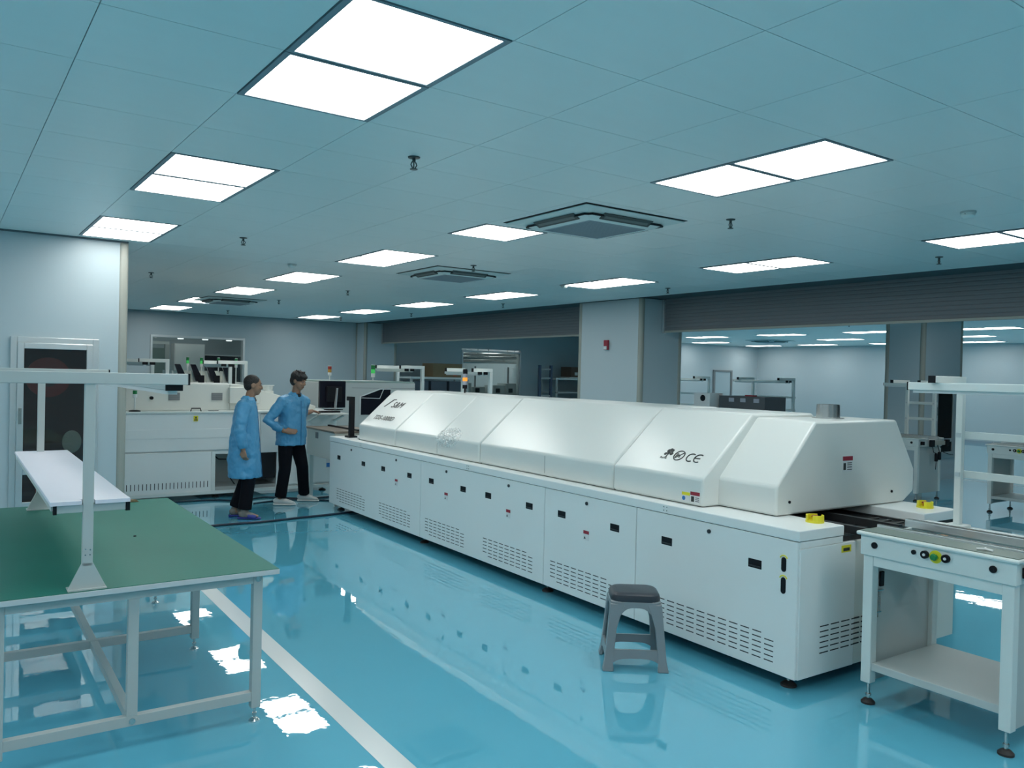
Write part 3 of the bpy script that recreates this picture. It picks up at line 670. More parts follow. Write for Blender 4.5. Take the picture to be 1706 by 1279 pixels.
o = conveyor((11.72, 5.34-0.79, 0), 0, 'white inspection conveyor in the far room, right of the white light stand post', False)
cv3 = conveyor((11.72, 6.28, 0), 0, 'white inspection conveyor in the far room with black cables on its side', False)
# cables hanging on the far conveyor
t = thing('cable_bundle', 'black power strip with dangling plugs on the side of the far conveyor', 'cables', (12.0, 6.24, 0.8))
part('power_strip', mat('strip_beige', (0.4, 0.4, 0.36), 0.5), t, -0.02, -0.02, 0.02, 0.40, 0.0, 0.08)
for x in (-0.05, 0.38): part('adapter', BLACK, t, x, -0.05, 0.0, x+0.08, 0.0, 0.10, bevel=0.005)
for x, z in ((0.09, -0.16), (0.18, -0.14)): part('plug', BLACK, t, x, -0.045, z-0.06, x+0.05, -0.01, z+0.06, bevel=0.008)
MB().tube([(0.0, -0.03, 0.0), (0.03, -0.03, -0.08), (0.11, -0.03, -0.10)], 0.006, 6).tube([(0.11, -0.03, -0.22), (0.10, -0.03, -0.34)], 0.005, 6).tube([(0.2, -0.03, -0.08), (0.14, -0.03, 0.02)], 0.006, 6).tube([(0.22, -0.03, 0.0), (0.32, -0.03, -0.09), (0.45, -0.03, -0.12), (0.60, -0.03, -0.14)], 0.006, 6).build('cord', BLACK, t)
light_stand(12.30, 6.36, 0.42, 'white light stand on the far conveyor that has black cables on its side', arm=0.45, lampy=0.15, z0=0.926, rails=(1.43, 1.19), w_=0.045)
for X, Y, D, lb in ((14.4, 10.35, 1.02, 'white light stand in the far room, just left of the round flue'),
                    (14.4, 12.6, 1.12, 'white light stand in the far room in front of the grey door')):
    light_stand(X, Y, D, lb, arm=0.5, w_=0.05, lampy=0.15)
for X, Y, D, lb, zz, ar in ((3.02, 13.9, 1.1, 'white light stand behind the left end of the long white machine', 1.755, 0.42),
                    (4.15, 13.5, 0.86, 'white light stand behind the head of the left worker', 1.755, 0.45),
                    (7.3, 10.95, 0.83, 'white light stand behind the oven just left of the second window', 1.72, 0.34),
                    (7.0, 12.66, 0.95, 'white light stand behind the oven in front of the cardboard box', 1.75, 0.44)):
    light_stand(X, Y, D, lb, arm=ar, w_=0.055, z=zz, rails=())

# ------------------------------------------------------------------ near workbench
def workbench(loc, rz):
    t = thing('workbench', 'large workbench with green mat top in the left foreground', 'workbench', loc, rz)   # local x 0..W, y 0..L
    W, L = 1.24, 2.50; z = 0.75
    part('tabletop', mat('board_edge', (0.62, 0.66, 0.68), 0.4), t, 0, 0, z-0.026, W, L, z-0.002, bevel=0.002)
    part('bench_mat', GREEN, t, 0.003, 0.003, z-0.002, W-0.003, L-0.003, z+0.001)
    LX0, LX1 = 0.06, W-0.11
    for y in (0.05, 1.25, L-0.10):
        for x in (LX0, LX1):
            part('leg', PAINTG, t, x, y, 0.07, x+0.045, y+0.045, z-0.026, bevel=0.003); foot(t, x+0.022, y+0.022, 0.07, 0.026, m=CHROME, h=0.018, stem=0.007)
        part('cross_bar', PAINTG, t, LX0+0.045, y+0.003, z-0.072, LX1, y+0.042, z-0.027, bevel=0.002)
        part('cross_bar', PAINTG, t, LX0+0.045, y+0.003, 0.105, LX1, y+0.042, 0.15, bevel=0.002)
    for x in (LX0+0.003, LX1+0.003): part('side_bar', PAINTG, t, x, 0.095, z-0.07, x+0.038, L-0.10, z-0.027, bevel=0.002)
    part('center_upright', PAINTG, t, 0.575, 0.052, 0.15, 0.62, 0.093, z-0.072, bevel=0.002)
    part('center_bar', PAINTG, t, 0.58, 0.09, 0.108, 0.618, L-0.06, 0.148, bevel=0.002)
    for x, y, zz in ((0.598, 0.049, 0.127), (LX1+0.022, 0.046, z-0.05)): MB().cyl((x, y, zz), (x, y+0.004, zz), 0.014, 16).build('bolt', STEEL, t, smooth='auto')
    # superstructure
    px = 0.405
    for y in (0.03, 2.33):
        part('upright', PAINTG, t, px-0.021, y, z+0.10, px+0.021, y+0.03, 1.66, bevel=0.003)
        MB().prism([(px-0.075, z+0.004), (px+0.075, z+0.004), (px+0.022, z+0.115), (px-0.022, z+0.115)], 'y', y, y+0.012).build('foot_gusset', PAINTG, t, bevel=0.001)
        part('foot_flange', PAINTG, t, px-0.075, y-0.02, z+0.001, px+0.075, y+0.06, z+0.006)
        part('arm', PAINTG, t, -0.12, y-0.006, 1.638, px+0.40, y+0.036, 1.688, bevel=0.003)
        part('end_cap', BLACK, t, px+0.40, y-0.007, 1.637, px+0.408, y+0.037, 1.689)
        m = MB(); 
        for dx, zz in ((-0.009, z+0.15), (0.009, z+0.15), (-0.008, z+0.175), (0.01, z+0.172)): m.cyl((px+dx, y, zz), (px+dx, y-0.003, zz), 0.003, 6)
        tag(m.build('screws', STEEL, t), kind='stuff')
        part('shelf_bracket', PAINTG, t, px-0.125, y+0.005, 1.085, px+0.148, y+0.028, 1.118, bevel=0.002)
        for x in (px-0.133, px+0.148): part('bracket_cap', BLACK, t, x, y+0.004, 1.08, x+0.014 if x < px else x+0.018, y+0.03, 1.122)
    for x in (px+0.31, -0.11):
        l_ = part('lamp_housing', PAINTG, t, x, 0.06, 1.612, x+0.07, 2.44, 1.636, bevel=0.003)
        part('lamp_cap', BLACK, l_, x-0.002, 0.045, 1.610, x+0.072, 0.06, 1.638)
        part('lamp_tube', LABELW, l_, x+0.015, 0.08, 1.592, x+0.055, 2.40, 1.612)
    sh = part('shelf', SHELFW, t, px-0.145, 0.075, 1.120, px+0.165, 2.40, 1.136, bevel=0.003)
    part('shelf_lip', SHELFW, t, px-0.145, 0.022, 1.120, px-0.026, 0.075, 1.136); part('shelf_lip', SHELFW, t, px+0.026, 0.022, 1.120, px+0.165, 0.075, 1.136)
    for x in (px-0.14, px+0.12): part('shelf_rail', PAINTG, t, x, 0.05, 1.095, x+0.03, 2.38, 1.119)
    return t
wk = workbench((0.135, 3.885, 0), radians(-0.7))
def on(x, y, name, label, cat):
    return thing(name, label, cat, (x, y, 0.751))
t = on(0.93, 5.0, 'rubber_cap', 'tiny black rubber cap on the green bench mat', 'cap')
MB().lathe([(0, 0), (0.008, 0), (0.007, 0.005), (0, 0.006)], n=12).build('cap_body', BLACK, t)
t = on(1.03, 6.25, 'plastic_bottle', 'small clear plastic bottle at the far end of the green bench', 'bottle')
MB().lathe([(0, 0), (0.022, 0), (0.024, 0.012), (0.024, 0.045), (0.010, 0.058), (0.010, 0.064), (0, 0.064)], n=16).build('body', mat('clear_plastic', (0.7, 0.8, 0.8), 0.2, alpha=0.3), t, smooth='auto')
MB().lathe([(0, 0.064), (0.011, 0.064), (0.011, 0.075), (0, 0.075)], n=14).build('cap', AMBER, t, smooth='auto')
t = on(1.14, 6.28, 'paper_scrap', 'folded brown paper scrap at the far end of the green bench', 'paper')
MB().prism([(-0.045, 0), (0.05, 0), (0.035, 0.014), (-0.03, 0.018)], 'y', -0.02, 0.02).build('fold', CARD, t)

# ------------------------------------------------------------------ stool
def stool(loc, rz):
    t = thing('plastic_stool', 'grey plastic stool with dark seat pad in front of the oven', 'stool', loc, rz)
    H = 0.44
    def sq(hx, hy, r, z, n=5):
        out = []
        for cx_, cy_, a in ((hx-r, hy-r, 0), (-hx+r, hy-r, 90), (-hx+r, -hy+r, 180), (hx-r, -hy+r, 270)):
            for k in range(n): b_ = radians(a+90*k/(n-1)); out.append((cx_+r*cos(b_), cy_+r*sin(b_), z))
        return out
    MB().loft([sq(0.146, 0.129, 0.06, 0.396), sq(0.148, 0.131, 0.06, 0.412), sq(0.142, 0.125, 0.06, 0.434), sq(0.128, 0.11, 0.055, 0.444), sq(0.11, 0.093, 0.05, 0.447)]).build('seat_pad', STOOLD, t, smooth='auto')
    MB().loft([sq(0.150, 0.132, 0.045, 0.375), sq(0.150, 0.132, 0.045, 0.395), sq(0.144, 0.126, 0.045, 0.400)]).build('seat_frame', STOOLG, t, smooth='auto')
    tw = lambda z: (0.150+(0.186-0.150)*(0.39-z)/0.39, 0.132+(0.168-0.132)*(0.39-z)/0.39)
    for sx in (-1, 1):
        for sy in (-1, 1):
            rings = []
            for z in (0.0, 0.012, 0.06, 0.14, 0.24, 0.33, 0.385):
                hx, hy = tw(z); wd = 0.050 + (0.012 if z < 0.02 else 0) + max(0, (z-0.28))*0.35; th = 0.016
                # L-shaped corner leg (section), flared at foot and top
                ex = 0.006 if z < 0.02 else 0
                P = [(hx+ex, hy+ex), (hx+ex-wd, hy+ex), (hx+ex-wd, hy-th), (hx-th, hy-th), (hx-th, hy+ex-wd), (hx+ex, hy+ex-wd)]
                rings.append([(sx*a, sy*b, z) for a, b in P])
            MB().loft(rings).build('leg', STOOLG, t, bevel=0.004, smooth=True)
    def side(axis, s):
        # arched upper apron and lower stretcher on one side
        m = MB(); n = 14
        def P(a, z, off): hx, hy = tw(z); return (a, s*(hy-off), z) if axis == 'x' else (s*(hx-off), a, z)
        half = lambda z: (tw(z)[0] if axis == 'x' else tw(z)[1])-0.040
        for k in range(n):
            a0 = -1+2*k/n; a1 = -1+2*(k+1)/n
            f = lambda a: 0.365-0.095*abs(a)**3.2
            q0, q1 = a0*half(0.33), a1*half(0.33)
            m.add([P(q0, f(a0), 0.001), P(q1, f(a1), 0.001), P(q1, 0.388, 0.001), P(q0, 0.388, 0.001), P(q0, f(a0), 0.014), P(q1, f(a1), 0.014), P(q1, 0.388, 0.014), P(q0, 0.388, 0.014)],
                  [(0,1,2,3),(7,6,5,4),(0,4,5,1),(2,6,7,3),(1,5,6,2),(0,3,7,4)])
        m.build('arch_apron', STOOLG, t, merge=True)
        m = MB()
        for k in range(n):
            a0 = -1+2*k/n; a1 = -1+2*(k+1)/n
            f = lambda a: 0.075-0.028*abs(a)**4
            q0, q1 = a0*half(0.1), a1*half(0.1)
            m.add([P(q0, f(a0), 0.002), P(q1, f(a1), 0.002), P(q1, 0.125, 0.002), P(q0, 0.125, 0.002), P(q0, f(a0), 0.016), P(q1, f(a1), 0.016), P(q1, 0.125, 0.016), P(q0, 0.125, 0.016)],
                  [(0,1,2,3),(7,6,5,4),(0,4,5,1),(2,6,7,3),(1,5,6,2),(0,3,7,4)])
        m.build('stretcher', STOOLG, t, merge=True)
    side('x', 1); side('x', -1); side('y', 1); side('y', -1)
    return t
stool((3.455, 3.565, 0), radians(-37))

# ------------------------------------------------------------------ long white machine behind the workers (local origin at its front left)
wm = thing('wave_solder_machine', 'long white machine with yellow warning label behind the two workers', 'machine', (1.65, 11.0, 0))
part('lower_body', WHITE, wm, 0.0, 0.03, 0.09, 1.33, 1.25, 1.13); part('lower_body', WHITE, wm, 2.19, 0.03, 0.09, 3.05, 0.72, 1.13)
part('upper_apron', WHITE, wm, 1.33, 0.03, 0.58, 2.19, 0.75, 1.13)
part('base_plinth', mat('plinth_grey', (0.45, 0.5, 0.5), 0.5), wm, 1.33, 0.06, 0.08, 2.19, 1.25, 0.14)
part('front_panel', WHITE, wm, 0.0, 0.0, 0.64, 1.95, 0.03, 1.12, bevel=0.004); part('front_panel', WHITE, wm, 1.955, 0.0, 0.58, 3.05, 0.03, 1.10, bevel=0.004)
part('panel_step', WHITE, wm, 0.14, -0.006, 0.80, 1.90, 0.0, 0.92, bevel=0.002)
lo = part('lower_panel', WHITE, wm, 0.02, 0.0, 0.10, 1.31, 0.03, 0.62, bevel=0.004)
m = MB()
for k in range(26): m.box(0.10+k*0.0465, -0.003, 0.155, 0.108+k*0.0465, 0.001, 0.235)
tag(m.build('vent_slots', DARK, lo), kind='stuff')
part('frame_post', PAINTW, wm, 1.31, -0.005, 0.09, 1.36, 0.03, 0.62); part('base_rail', PAINTW, wm, 0.0, -0.01, 0.06, 3.05, 0.03, 0.10)
part('bay_back', PAINTG, wm, 1.36, 0.55, 0.14, 2.19, 0.58, 0.58)
part('bay_module', mat('black_box', (0.008, 0.008, 0.012), 0.5), wm, 1.86, 0.01, 0.23, 2.17, 0.4, 0.575)
MB().tube([(1.38, 0.2, 0.56), (1.44, 0.15, 0.50), (1.6, 0.15, 0.49), (1.75, 0.2, 0.53)], 0.008, 6).tube([(1.60, 0.1, 0.45), (1.58, 0.1, 0.25), (1.64, 0.08, 0.16)], 0.008, 6).build('hose', BLACK, wm)
d = part('access_door', WHITE, wm, 2.27, -0.002, 0.13, 3.02, 0.03, 0.565, bevel=0.003)
MB().tube([(2.54, -0.003, 0.52), (2.52, -0.02, 0.52), (2.52, -0.02, 0.40), (2.54, -0.003, 0.40)], 0.007, 6).build('handle', BLACK, d)
s = MB().box(2.90, -0.0045, 0.33, 2.96, -0.002, 0.55).build('sign_label', LABELW, d); MB().box(2.905, -0.0055, 0.48, 2.955, -0.0044, 0.54).build('label_print', INK, s); MB().box(2.905, -0.0055, 0.34, 2.955, -0.0044, 0.40).build('label_print', BLUEL, s)
s = MB().box(1.075, -0.0085, 1.02, 1.13, -0.006+0.006, 1.09).build('warning_label', YELLOW, wm); s.location = (0, 0, 0)
MB().prism([(1.085, 1.055), (1.12, 1.055), (1.1025, 1.083)], 'y', -0.0095, -0.0084).build('label_symbol', INK, s); MB().box(1.082, -0.0095, 1.03, 1.123, -0.0084, 1.045).build('label_print', INK, s)
part('worktop', PAINTW, wm, -0.01, -0.02, 1.12, 3.05, 0.78, 1.145, bevel=0.004)
MB().prism([(0.30, 1.145), (0.32, 1.50), (1.25, 1.50), (1.25, 1.145)], 'x', 0.0, 1.62).build('upper_cover', WHITE2, wm, bevel=0.01)
MB().prism([(1.62, 1.145), (1.62, 1.50), (1.75, 1.50), (2.06, 1.42), (2.85, 1.20), (2.85, 1.145)], 'y', 0.31, 1.2).build('side_cover', WHITE2, wm, bevel=0.01)
part('cover_lid', WHITE2, wm, 1.60, 0.24, 1.24, 2.02, 0.34, 1.46, bevel=0.01)
for x in (0.62, 1.92): 
    k = MB().cyl((x, 0.31 if x < 1 else 0.24, 1.31), (x, 0.27 if x < 1 else 0.20, 1.31), 0.022, 16).build('knob', BLACK, wm, smooth='auto')
for x in (0.90, 1.45):
    g = part('speaker_grille', mat('grille_mid', (0.35, 0.36, 0.36), 0.5), wm, x-0.07, 0.295, 1.28, x+0.07, 0.32, 1.38)
    m = MB()
    for k in range(8): m.box(x-0.065, 0.292, 1.285+k*0.012, x+0.065, 0.296, 1.290+k*0.012)
    tag(m.build('grille_lines', GREYD, g), kind='stuff')
MB().tube([(1.05, 0.05, 1.145), (1.06, 0.05, 1.185), (1.17, 0.05, 1.185), (1.18, 0.05, 1.145)], 0.008, 6).build('lift_handle', BLACK, wm)
for x in (0.15, 1.4, 2.9): foot(wm, x, 0.12, 0.08, 0.05)
def signal_tower(loc, label, lamps, pole=0.25, base=True, r=0.022, lh=0.05, pm=PAINTW):
    t = thing('signal_tower', label, 'signal light', loc)
    if base: MB().lathe([(0, 0), (0.07, 0), (0.07, 0.012), (0.03, 0.02), (0, 0.02)], n=20).build('base', BLACK, t, smooth='auto')
    MB().cyl((0, 0, 0), (0, 0, pole), 0.010, 10).build('pole', pm, t, smooth='auto')
    z = pole
    for m_ in lamps:
        MB().cyl((0, 0, z), (0, 0, z+lh), r, 18).build('lamp', m_, t, smooth='auto', bevel=0.003); z += lh
    MB().cyl((0, 0, z), (0, 0, z+0.012), r*0.9, 16).build('cap', pm, t, smooth='auto')
    return t
signal_tower((2.04, 11.12, 1.145), 'signal tower with green lamp on the left end of the long white machine', [LABELW, DGREEN, LABELW, REDL], 0.175, r=0.026, lh=0.045)
t = thing('plastic_tub', 'white plastic tub on the white machine between the two workers', 'tub', (3.86, 11.5, 1.41))
MB().lathe([(0, 0), (0.06, 0), (0.075, 0.07), (0.09, 0.072), (0.088, 0.08), (0.07, 0.08), (0.055, 0.01), (0, 0.01)], n=24).build('tub_wall', PAINTW, t, smooth='auto')
part('stand_block', WHITE2, t, -0.06, -0.06, -0.15, 0.06, 0.06, 0.0)
t = thing('hand_tool', 'small grey hand tool lying beside the black handle on the white machine', 'tool', (2.98, 11.1, 1.146), radians(20))
part('grip', STEEL, t, -0.05, -0.01, 0, 0.03, 0.01, 0.012); part('blade', GREYD, t, 0.03, -0.005, 0.002, 0.10, 0.005, 0.01)
# monitor, keyboard, papers on the right worktop
t = thing('monitor_shelf', 'thin white shelf sticking out below the computer monitor under the worker\'s hand', 'shelf', (1.65, 11.0, 0))
part('shelf_board', PAINTW, t, 2.58, -0.42, 1.108, 3.05, -0.022, 1.128, bevel=0.004)
for x in (2.62, 3.0): MB().bar((x, -0.012, 1.0), (x, -0.36, 1.10), 0.03, 0.02).build('shelf_bracket', PAINTW, t)
t = thing('computer_monitor', 'dark computer monitor seen from behind on the white machine', 'monitor', (4.72, 11.22, 1.146), radians(5))
part('shell', SCREEN, t, -0.22, -0.03, 0.03, 0.20, 0.02, 0.42, bevel=0.01); part('back_bulge', BLACK, t, -0.12, -0.07, 0.12, 0.12, -0.03, 0.34, bevel=0.01)
MB().bar((0.0, -0.085, 0.0), (0.03, -0.075, 0.32), 0.035, 0.015).build('stand_neck', ALU, t); part('stand_base', BLACK, t, -0.11, -0.12, 0, 0.11, 0.05, 0.012)
t = thing('computer_keyboard', 'black keyboard on the edge of the white machine below the monitor', 'keyboard', (4.50, 10.80, 1.129), radians(4))
part('case', BLACK, t, -0.15, -0.05, 0, 0.15, 0.05, 0.02, bevel=0.004); part('keys', mat('keys', (0.03, 0.03, 0.035), 0.5), t, -0.14, -0.04, 0.02, 0.14, 0.04, 0.026)
# linking conveyor at oven inlet
t = thing('link_conveyor', 'short brown topped conveyor joining the oven inlet to the white machine', 'conveyor', mw(3.86, 9.70), DM)
part('top_plate', BROWN, t, 0.0, 0.0, 0.93, 0.62, 1.05, 0.955, bevel=0.004); part('housing', WHITE2, t, 0.02, 0.02, 0.58, 0.60, 1.03, 0.93, bevel=0.004)
part('belt_rail', BLACK, t, 0.30, -0.02, 0.955, 0.33, 1.0, 0.975); part('name_plate', GREYD, t, 0.016, 0.6, 0.82, 0.02, 0.7, 0.90)
for x, y in ((0.04, 0.04), (0.52, 0.04), (0.04, 0.95), (0.52, 0.95)): part('leg', PAINTW, t, x, y, 0.0, x+0.05, y+0.05, 0.58)
# placement machine with dark quarter window
t = thing('placement_machine', 'pale grey placement machine with arched dark window behind the monitor', 'machine', (5.0, 12.40, 0))
part('body', mat('machine_beige', (0.50, 0.53, 0.52), 0.4), t, 0, 0, 0.08, 1.72, 1.3, 1.53, bevel=0.01); part('top_strip', mat('teal_strip', (0.30, 0.40, 0.37), 0.4), t, 0.02, 0.0, 1.53, 1.70, 1.28, 1.555)
part('end_trim', PAINTG, t, -0.02, -0.02, 1.0, 0.10, 0.05, 1.50, bevel=0.01); part('seam', GREYD, t, 0.55, -0.003, 1.44, 1.72, 0.0, 1.446)
wn = MB().prism([(0.70, 1.0), (0.70, 1.30)] + [(0.70+0.36*sin(a), 1.30+0.15*(1-cos(a)) if False else 1.30+0.13*sin(a)) for a in [i*pi/16 for i in range(1, 9)]] + [(1.25, 1.43), (1.25, 1.0)], 'y', -0.006, -0.001).build('window_pane', SCREEN, t)
MB().tube([(0.70, -0.01, 1.0), (0.70, -0.01, 1.30)]+[(0.70+0.36*sin(a), -0.01, 1.30+0.13*sin(a)) for a in [i*pi/16 for i in range(1, 9)]]+[(1.25, -0.01, 1.43)], 0.010, 6).tube([(0.70, -0.01, 1.28), (1.05, -0.01, 1.27), (1.12, -0.01, 1.43)], 0.006, 6).build('window_frame', LABELW, t)
for k, (m_, z) in enumerate(((REDL, 1.30), (AMBER, 1.22), (DGREEN, 1.14))): MB().cyl((0.04, -0.02, z), (0.04, -0.04, z), 0.025, 14).build('button', m_, t)
signal_tower((5.21, 12.52, 1.556), 'signal tower with amber and red lamps on the pale placement machine', [LABELW, AMBER, REDL], 0.08, base=False, r=0.03, lh=0.05)
# row of chip mounters with slanted dark hoods
twx = [(3.45, 3.72), (3.92, 4.10), (4.22, 4.28), (4.62, 4.56)]
for k, (xh, xt) in enumerate(((3.40, 3.67), (3.66, 3.91), (3.93, 4.21), (4.20, 4.53))):
    lb = ['leftmost', 'second from left', 'third from left', 'rightmost'][k]
    t = thing('chip_mounter', 'white chip mounter with slanted dark hood behind the white machine, %s of four' % lb, 'machine', (xh, 15.0, 0), 0, 'chip mounters in a row')
    part('cabinet', WHITE2, t, 0, 0, 0.0, 0.25 if k < 3 else 0.42, 1.2, 1.46, bevel=0.005)
    MB().prism([(0.02, 1.46), (0.22, 1.46), (0.02, 1.66)], 'y', 0.05, 0.25).prism([(0.02, 1.46), (0.22, 1.46), (0.02, 1.66)], 'y', 0.36, 1.1).build('sloped_cover', WHITE2, t)
    h = MB().prism([(-0.02, 1.77), (0.07, 1.77), (0.21, 1.48), (0.08, 1.48)], 'y', -0.02, 0.02).build('slanted_hood', SCREEN, t)
    part('feeder_bank', BLACK, t, 0.12, -0.03, 1.40, 0.22, 0.0, 1.58)
    signal_tower((xt, 15.3, 1.461 if False else 1.461), 'slim signal tower with lit green lamp, %s of four above the chip mounters' % lb, [LABELW, GREENL, DGREEN], 0.27, base=False, r=0.025, lh=0.055)

# ------------------------------------------------------------------ things behind the oven
def shelf_unit(loc, W, D, H, label, m=PAINTG, shelves=(0.4, 1.0), posts=False, top=True):
    t = thing('storage_rack', label, 'rack', loc)
    for x in (0, W-0.05):
        for y in (0, D-0.05): part('upright', m, t, x, y, 0, x+0.05, y+0.05, H)
    for z in shelves: part('shelf_board', m, t, 0.0, 0.0, z, W, D, z+0.04)
    if top: part('top_board', PAINTW, t, -0.02, -0.02, H, W+0.02, D+0.02, H+0.05)
    return t
t = shelf_unit((9.95, 18.6, 0), 1.75, 0.7, 1.56, 'grey storage rack under the cardboard box, left of the second window', shelves=(0.5, 1.1))
for k in range(3): part('bin', mat('bin_blue', (0.07, 0.10, 0.13), 0.5), t, 0.08+k*0.55, 0.05, 1.14, 0.55+k*0.55, 0.6, 1.50)
t = thing('cardboard_box', 'large brown cardboard box on the storage rack left of the second window', 'box', (10.62, 18.62, 1.61))
part('carton', CARD, t, 0, 0, 0, 0.88, 0.6, 0.36); part('tape', mat('tape_dark', (0.08, 0.09, 0.10), 0.4), t, 0.42, -0.004, 0.13, 0.78, 0, 0.21); part('stain', mat('print_red', (0.45, 0.12, 0.06), 0.6), t, 0.6, -0.004, 0.03, 0.72, 0, 0.08)
t = shelf_unit((14.95, 18.9, 0), 1.6, 0.75, 1.60, 'white topped workbench rack below the second cardboard box, right of the second window', shelves=(0.6, 1.2))
t = thing('ladder_frame', 'blue grey upright frame beside the white topped rack', 'frame', (14.35, 18.95, 0))
for x in (0, 0.42): part('upright', BLUEST, t, x, 0, 0, x+0.07, 0.07, 2.02)
for z in (0.5, 1.1, 1.62, 1.88): part('rung', PAINTG, t, 0.07, 0.01, z, 0.42, 0.05, z+0.04)
for k, (x, w_, h, m_, lb) in enumerate(((15.55, 0.45, 0.30, CARDD, 'dark brown carton on the white topped rack beside the column'), (16.02, 0.28, 0.26, CARD, 'smaller brown carton with white print against the boxed column'))):
    t = thing('cardboard_box', lb, 'box', (x, 18.95, 1.69)); part('carton', m_, t, 0, 0, 0, w_, 0.5, h); part('print_patch', LABELW, t, w_*0.3, -0.004, 0.05, w_*0.55, 0, 0.14)
t = thing('white_tray', 'white tray under the dark brown carton', 'tray', (15.45, 18.90, 1.652)); part('tray_base', LABELW, t, 0, 0, 0, 1.05, 0.55, 0.035)
signal_tower(mw(4.75, 8.02, 1.4985), 'signal tower with lit orange lamp standing on the oven hood', [BLACK, SILV, ORANGEL, SILV, BLACK], 0.05, base=False, r=0.028, lh=0.042, pm=BLACK)
signal_tower((6.16, 12.9, 1.556), 'signal tower with green lamp on the right end of the placement machine', [LABELW, GREENL, DGREEN], 0.06, base=False, r=0.035, lh=0.07)
# grey equipment behind the second window
for k in range(6):
    x = 11.5+k*0.62; t = thing('equipment_box', 'grey equipment cabinet seen through the second window', 'equipment', (x, 20.8+0.2*(k % 2), 0), 0, 'equipment behind the second window')
    part('body', PAINTG, t, 0, 0, 0, 0.45, 0.5, 1.32+0.06*(k % 3), bevel=0.01); part('dial', BLACK, t, 0.1, -0.01, 1.15, 0.25, 0, 1.28)
    if k in (1, 3, 5): part('mast', GREYD, t, 0.2, 0.2, 1.3, 0.24, 0.24, 1.95)
for k, (z, y) in enumerate(((2.18, 20.6), (2.28, 21.2), (2.10, 21.6))):
    t = thing('ceiling_duct', 'silver pipe under the ceiling behind the second window, %s' % ['nearest', 'middle', 'farthest'][k], 'pipe', (11.25, y, z))
    MB().cyl((0, 0, 0), (4.3, 0.2, 0.06), 0.05+0.02*k, 14).build('pipe_run', STEEL, t, smooth='auto')
    for x in (0.8, 2.4, 3.8): MB().cyl((x, 0, 0), (x, 0, 3.2-z), 0.01, 6).build('hanger', STEEL, t)
# items behind the first window
t = thing('wall_cabinet', 'white hanging cabinet seen through the first window', 'cabinet', (4.95, 22.0, 1.60)); part('carcass', LABELW, t, 0, 0, 0, 0.75, 0.4, 0.72); part('door_panel', WHITE, t, 0.02, -0.015, 0.02, 0.73, 0, 0.70)
t = thing('inner_door', 'grey green sliding door seen through the first window', 'door', (3.6, 22.6, 0)); part('leaf', mat('door_green', (0.22, 0.30, 0.28), 0.5), t, 0.1, 0, 0, 1.25, 0.05, 2.2); 
for x in (0, 1.25): part('jamb', PAINTG, t, x, -0.03, 0, x+0.1, 0.08, 2.3)
part('head', PAINTW, t, 0, -0.03, 2.3, 1.35, 0.08, 2.38)
t = thing('server_cabinet', 'dark cabinet seen through the right half of the first window', 'cabinet', (6.0, 23.2, 0)); part('carcass', SCREEN, t, 0, 0, 0, 1.2, 0.7, 2.05); part('top_edge', LABELW, t, 0, -0.01, 2.05, 1.2, 0.7, 2.08)
for k, x in enumerate((5.0, 5.6, 6.2, 6.9)):
    t = thing('spot_lamp', 'small round white lamp seen through the first window', 'lamp', (x, 21.6, 2.42), 0, 'lamps behind the first window'); MB().lathe([(0, 0), (0.07, 0), (0.08, 0.05), (0.04, 0.12), (0, 0.12)], n=18).build('shade', mat('lamp_white', (1, 1, 1), 0.4, emit=1.2), t, smooth='auto'); MB().cyl((0, 0, 0.1), (0, 0, 0.78), 0.012, 8).build('stem', STEEL, t)
for x, y in ((4.4, 21.3), (6.9, 21.3), (5.6, 23.6), (12.0, 21.5), (13.4, 21.5), (14.8, 21.5), (12.4, 23.6), (14.2, 23.6)):  # unseen panels added to brighten the rooms behind the windows
    o = copy_tree(lp); o.location = (x, y, 3.2); tag(o, 'unseen light panel added to brighten the %s window room' % ('first' if x < 10 else 'second'), group='added lights brightening the window rooms')
# small devices peeping over the oven hood in front of the far opening
t = thing('control_unit', 'dark grey control unit peeping over the oven in the right opening', 'device', (10.1, 8.2, 0)); part('body', mat('unit_dark', (0.07, 0.08, 0.09), 0.5), t, 0, -0.45, 0, 0.5, 0.42, 1.47); 
for y in (-0.35, -0.1, 0.12): part('slot', SILV, t, -0.01, y, 1.38, 0, y+0.1, 1.44)
part('red_knob', RED, t, 0.1, -0.15, 1.47, 0.2, 0.0, 1.49)
t = thing('fan_unit', 'small white fan unit beside the dark control unit above the oven', 'device', (9.95, 8.68, 0)); part('body', LABELW, t, 0, 0, 0, 0.3, 0.33, 1.50); MB().cyl((-0.001, 0.14, 1.42), (-0.01, 0.14, 1.42), 0.05, 16).build('fan_hole', BLACK, t)

# ------------------------------------------------------------------ cables on the floor
def cable(name, pts, r, lb):
    P = [Vector((*p, r)) for p in pts]; out = []
    for i in range(len(P)-1):
        p0, p1, p2, p3 = P[max(i-1, 0)], P[i], P[i+1], P[min(i+2, len(P)-1)]
        for k in range(8):
            t = k/8; out.append(0.5*((2*p1)+(p2-p0)*t+(2*p0-5*p1+4*p2-p3)*t*t+(3*p1-p0-3*p2+p3)*t**3))
    out.append(P[-1])
    o = MB().tube(out, r, 8).build(name, mat('cable_black', (0.01, 0.02, 0.04), 0.4), smooth=True); return tag(o, lb, 'cable')
cable('floor_cable', [(1.7, 9.0), (2.2, 9.0), (2.6, 9.02), (3.0, 9.0), (3.4, 9.05), (3.87, 9.1), (4.4, 9.2)], 0.013, 'thick black cable lying on the blue floor in front of the workers')
cable('floor_cable', [(2.4, 10.86), (2.9, 10.80), (3.2, 10.62), (3.6, 10.72), (3.95, 10.45), (4.3, 10.40), (4.9, 10.7)], 0.011, 'black cable on the floor behind the workers\' feet')
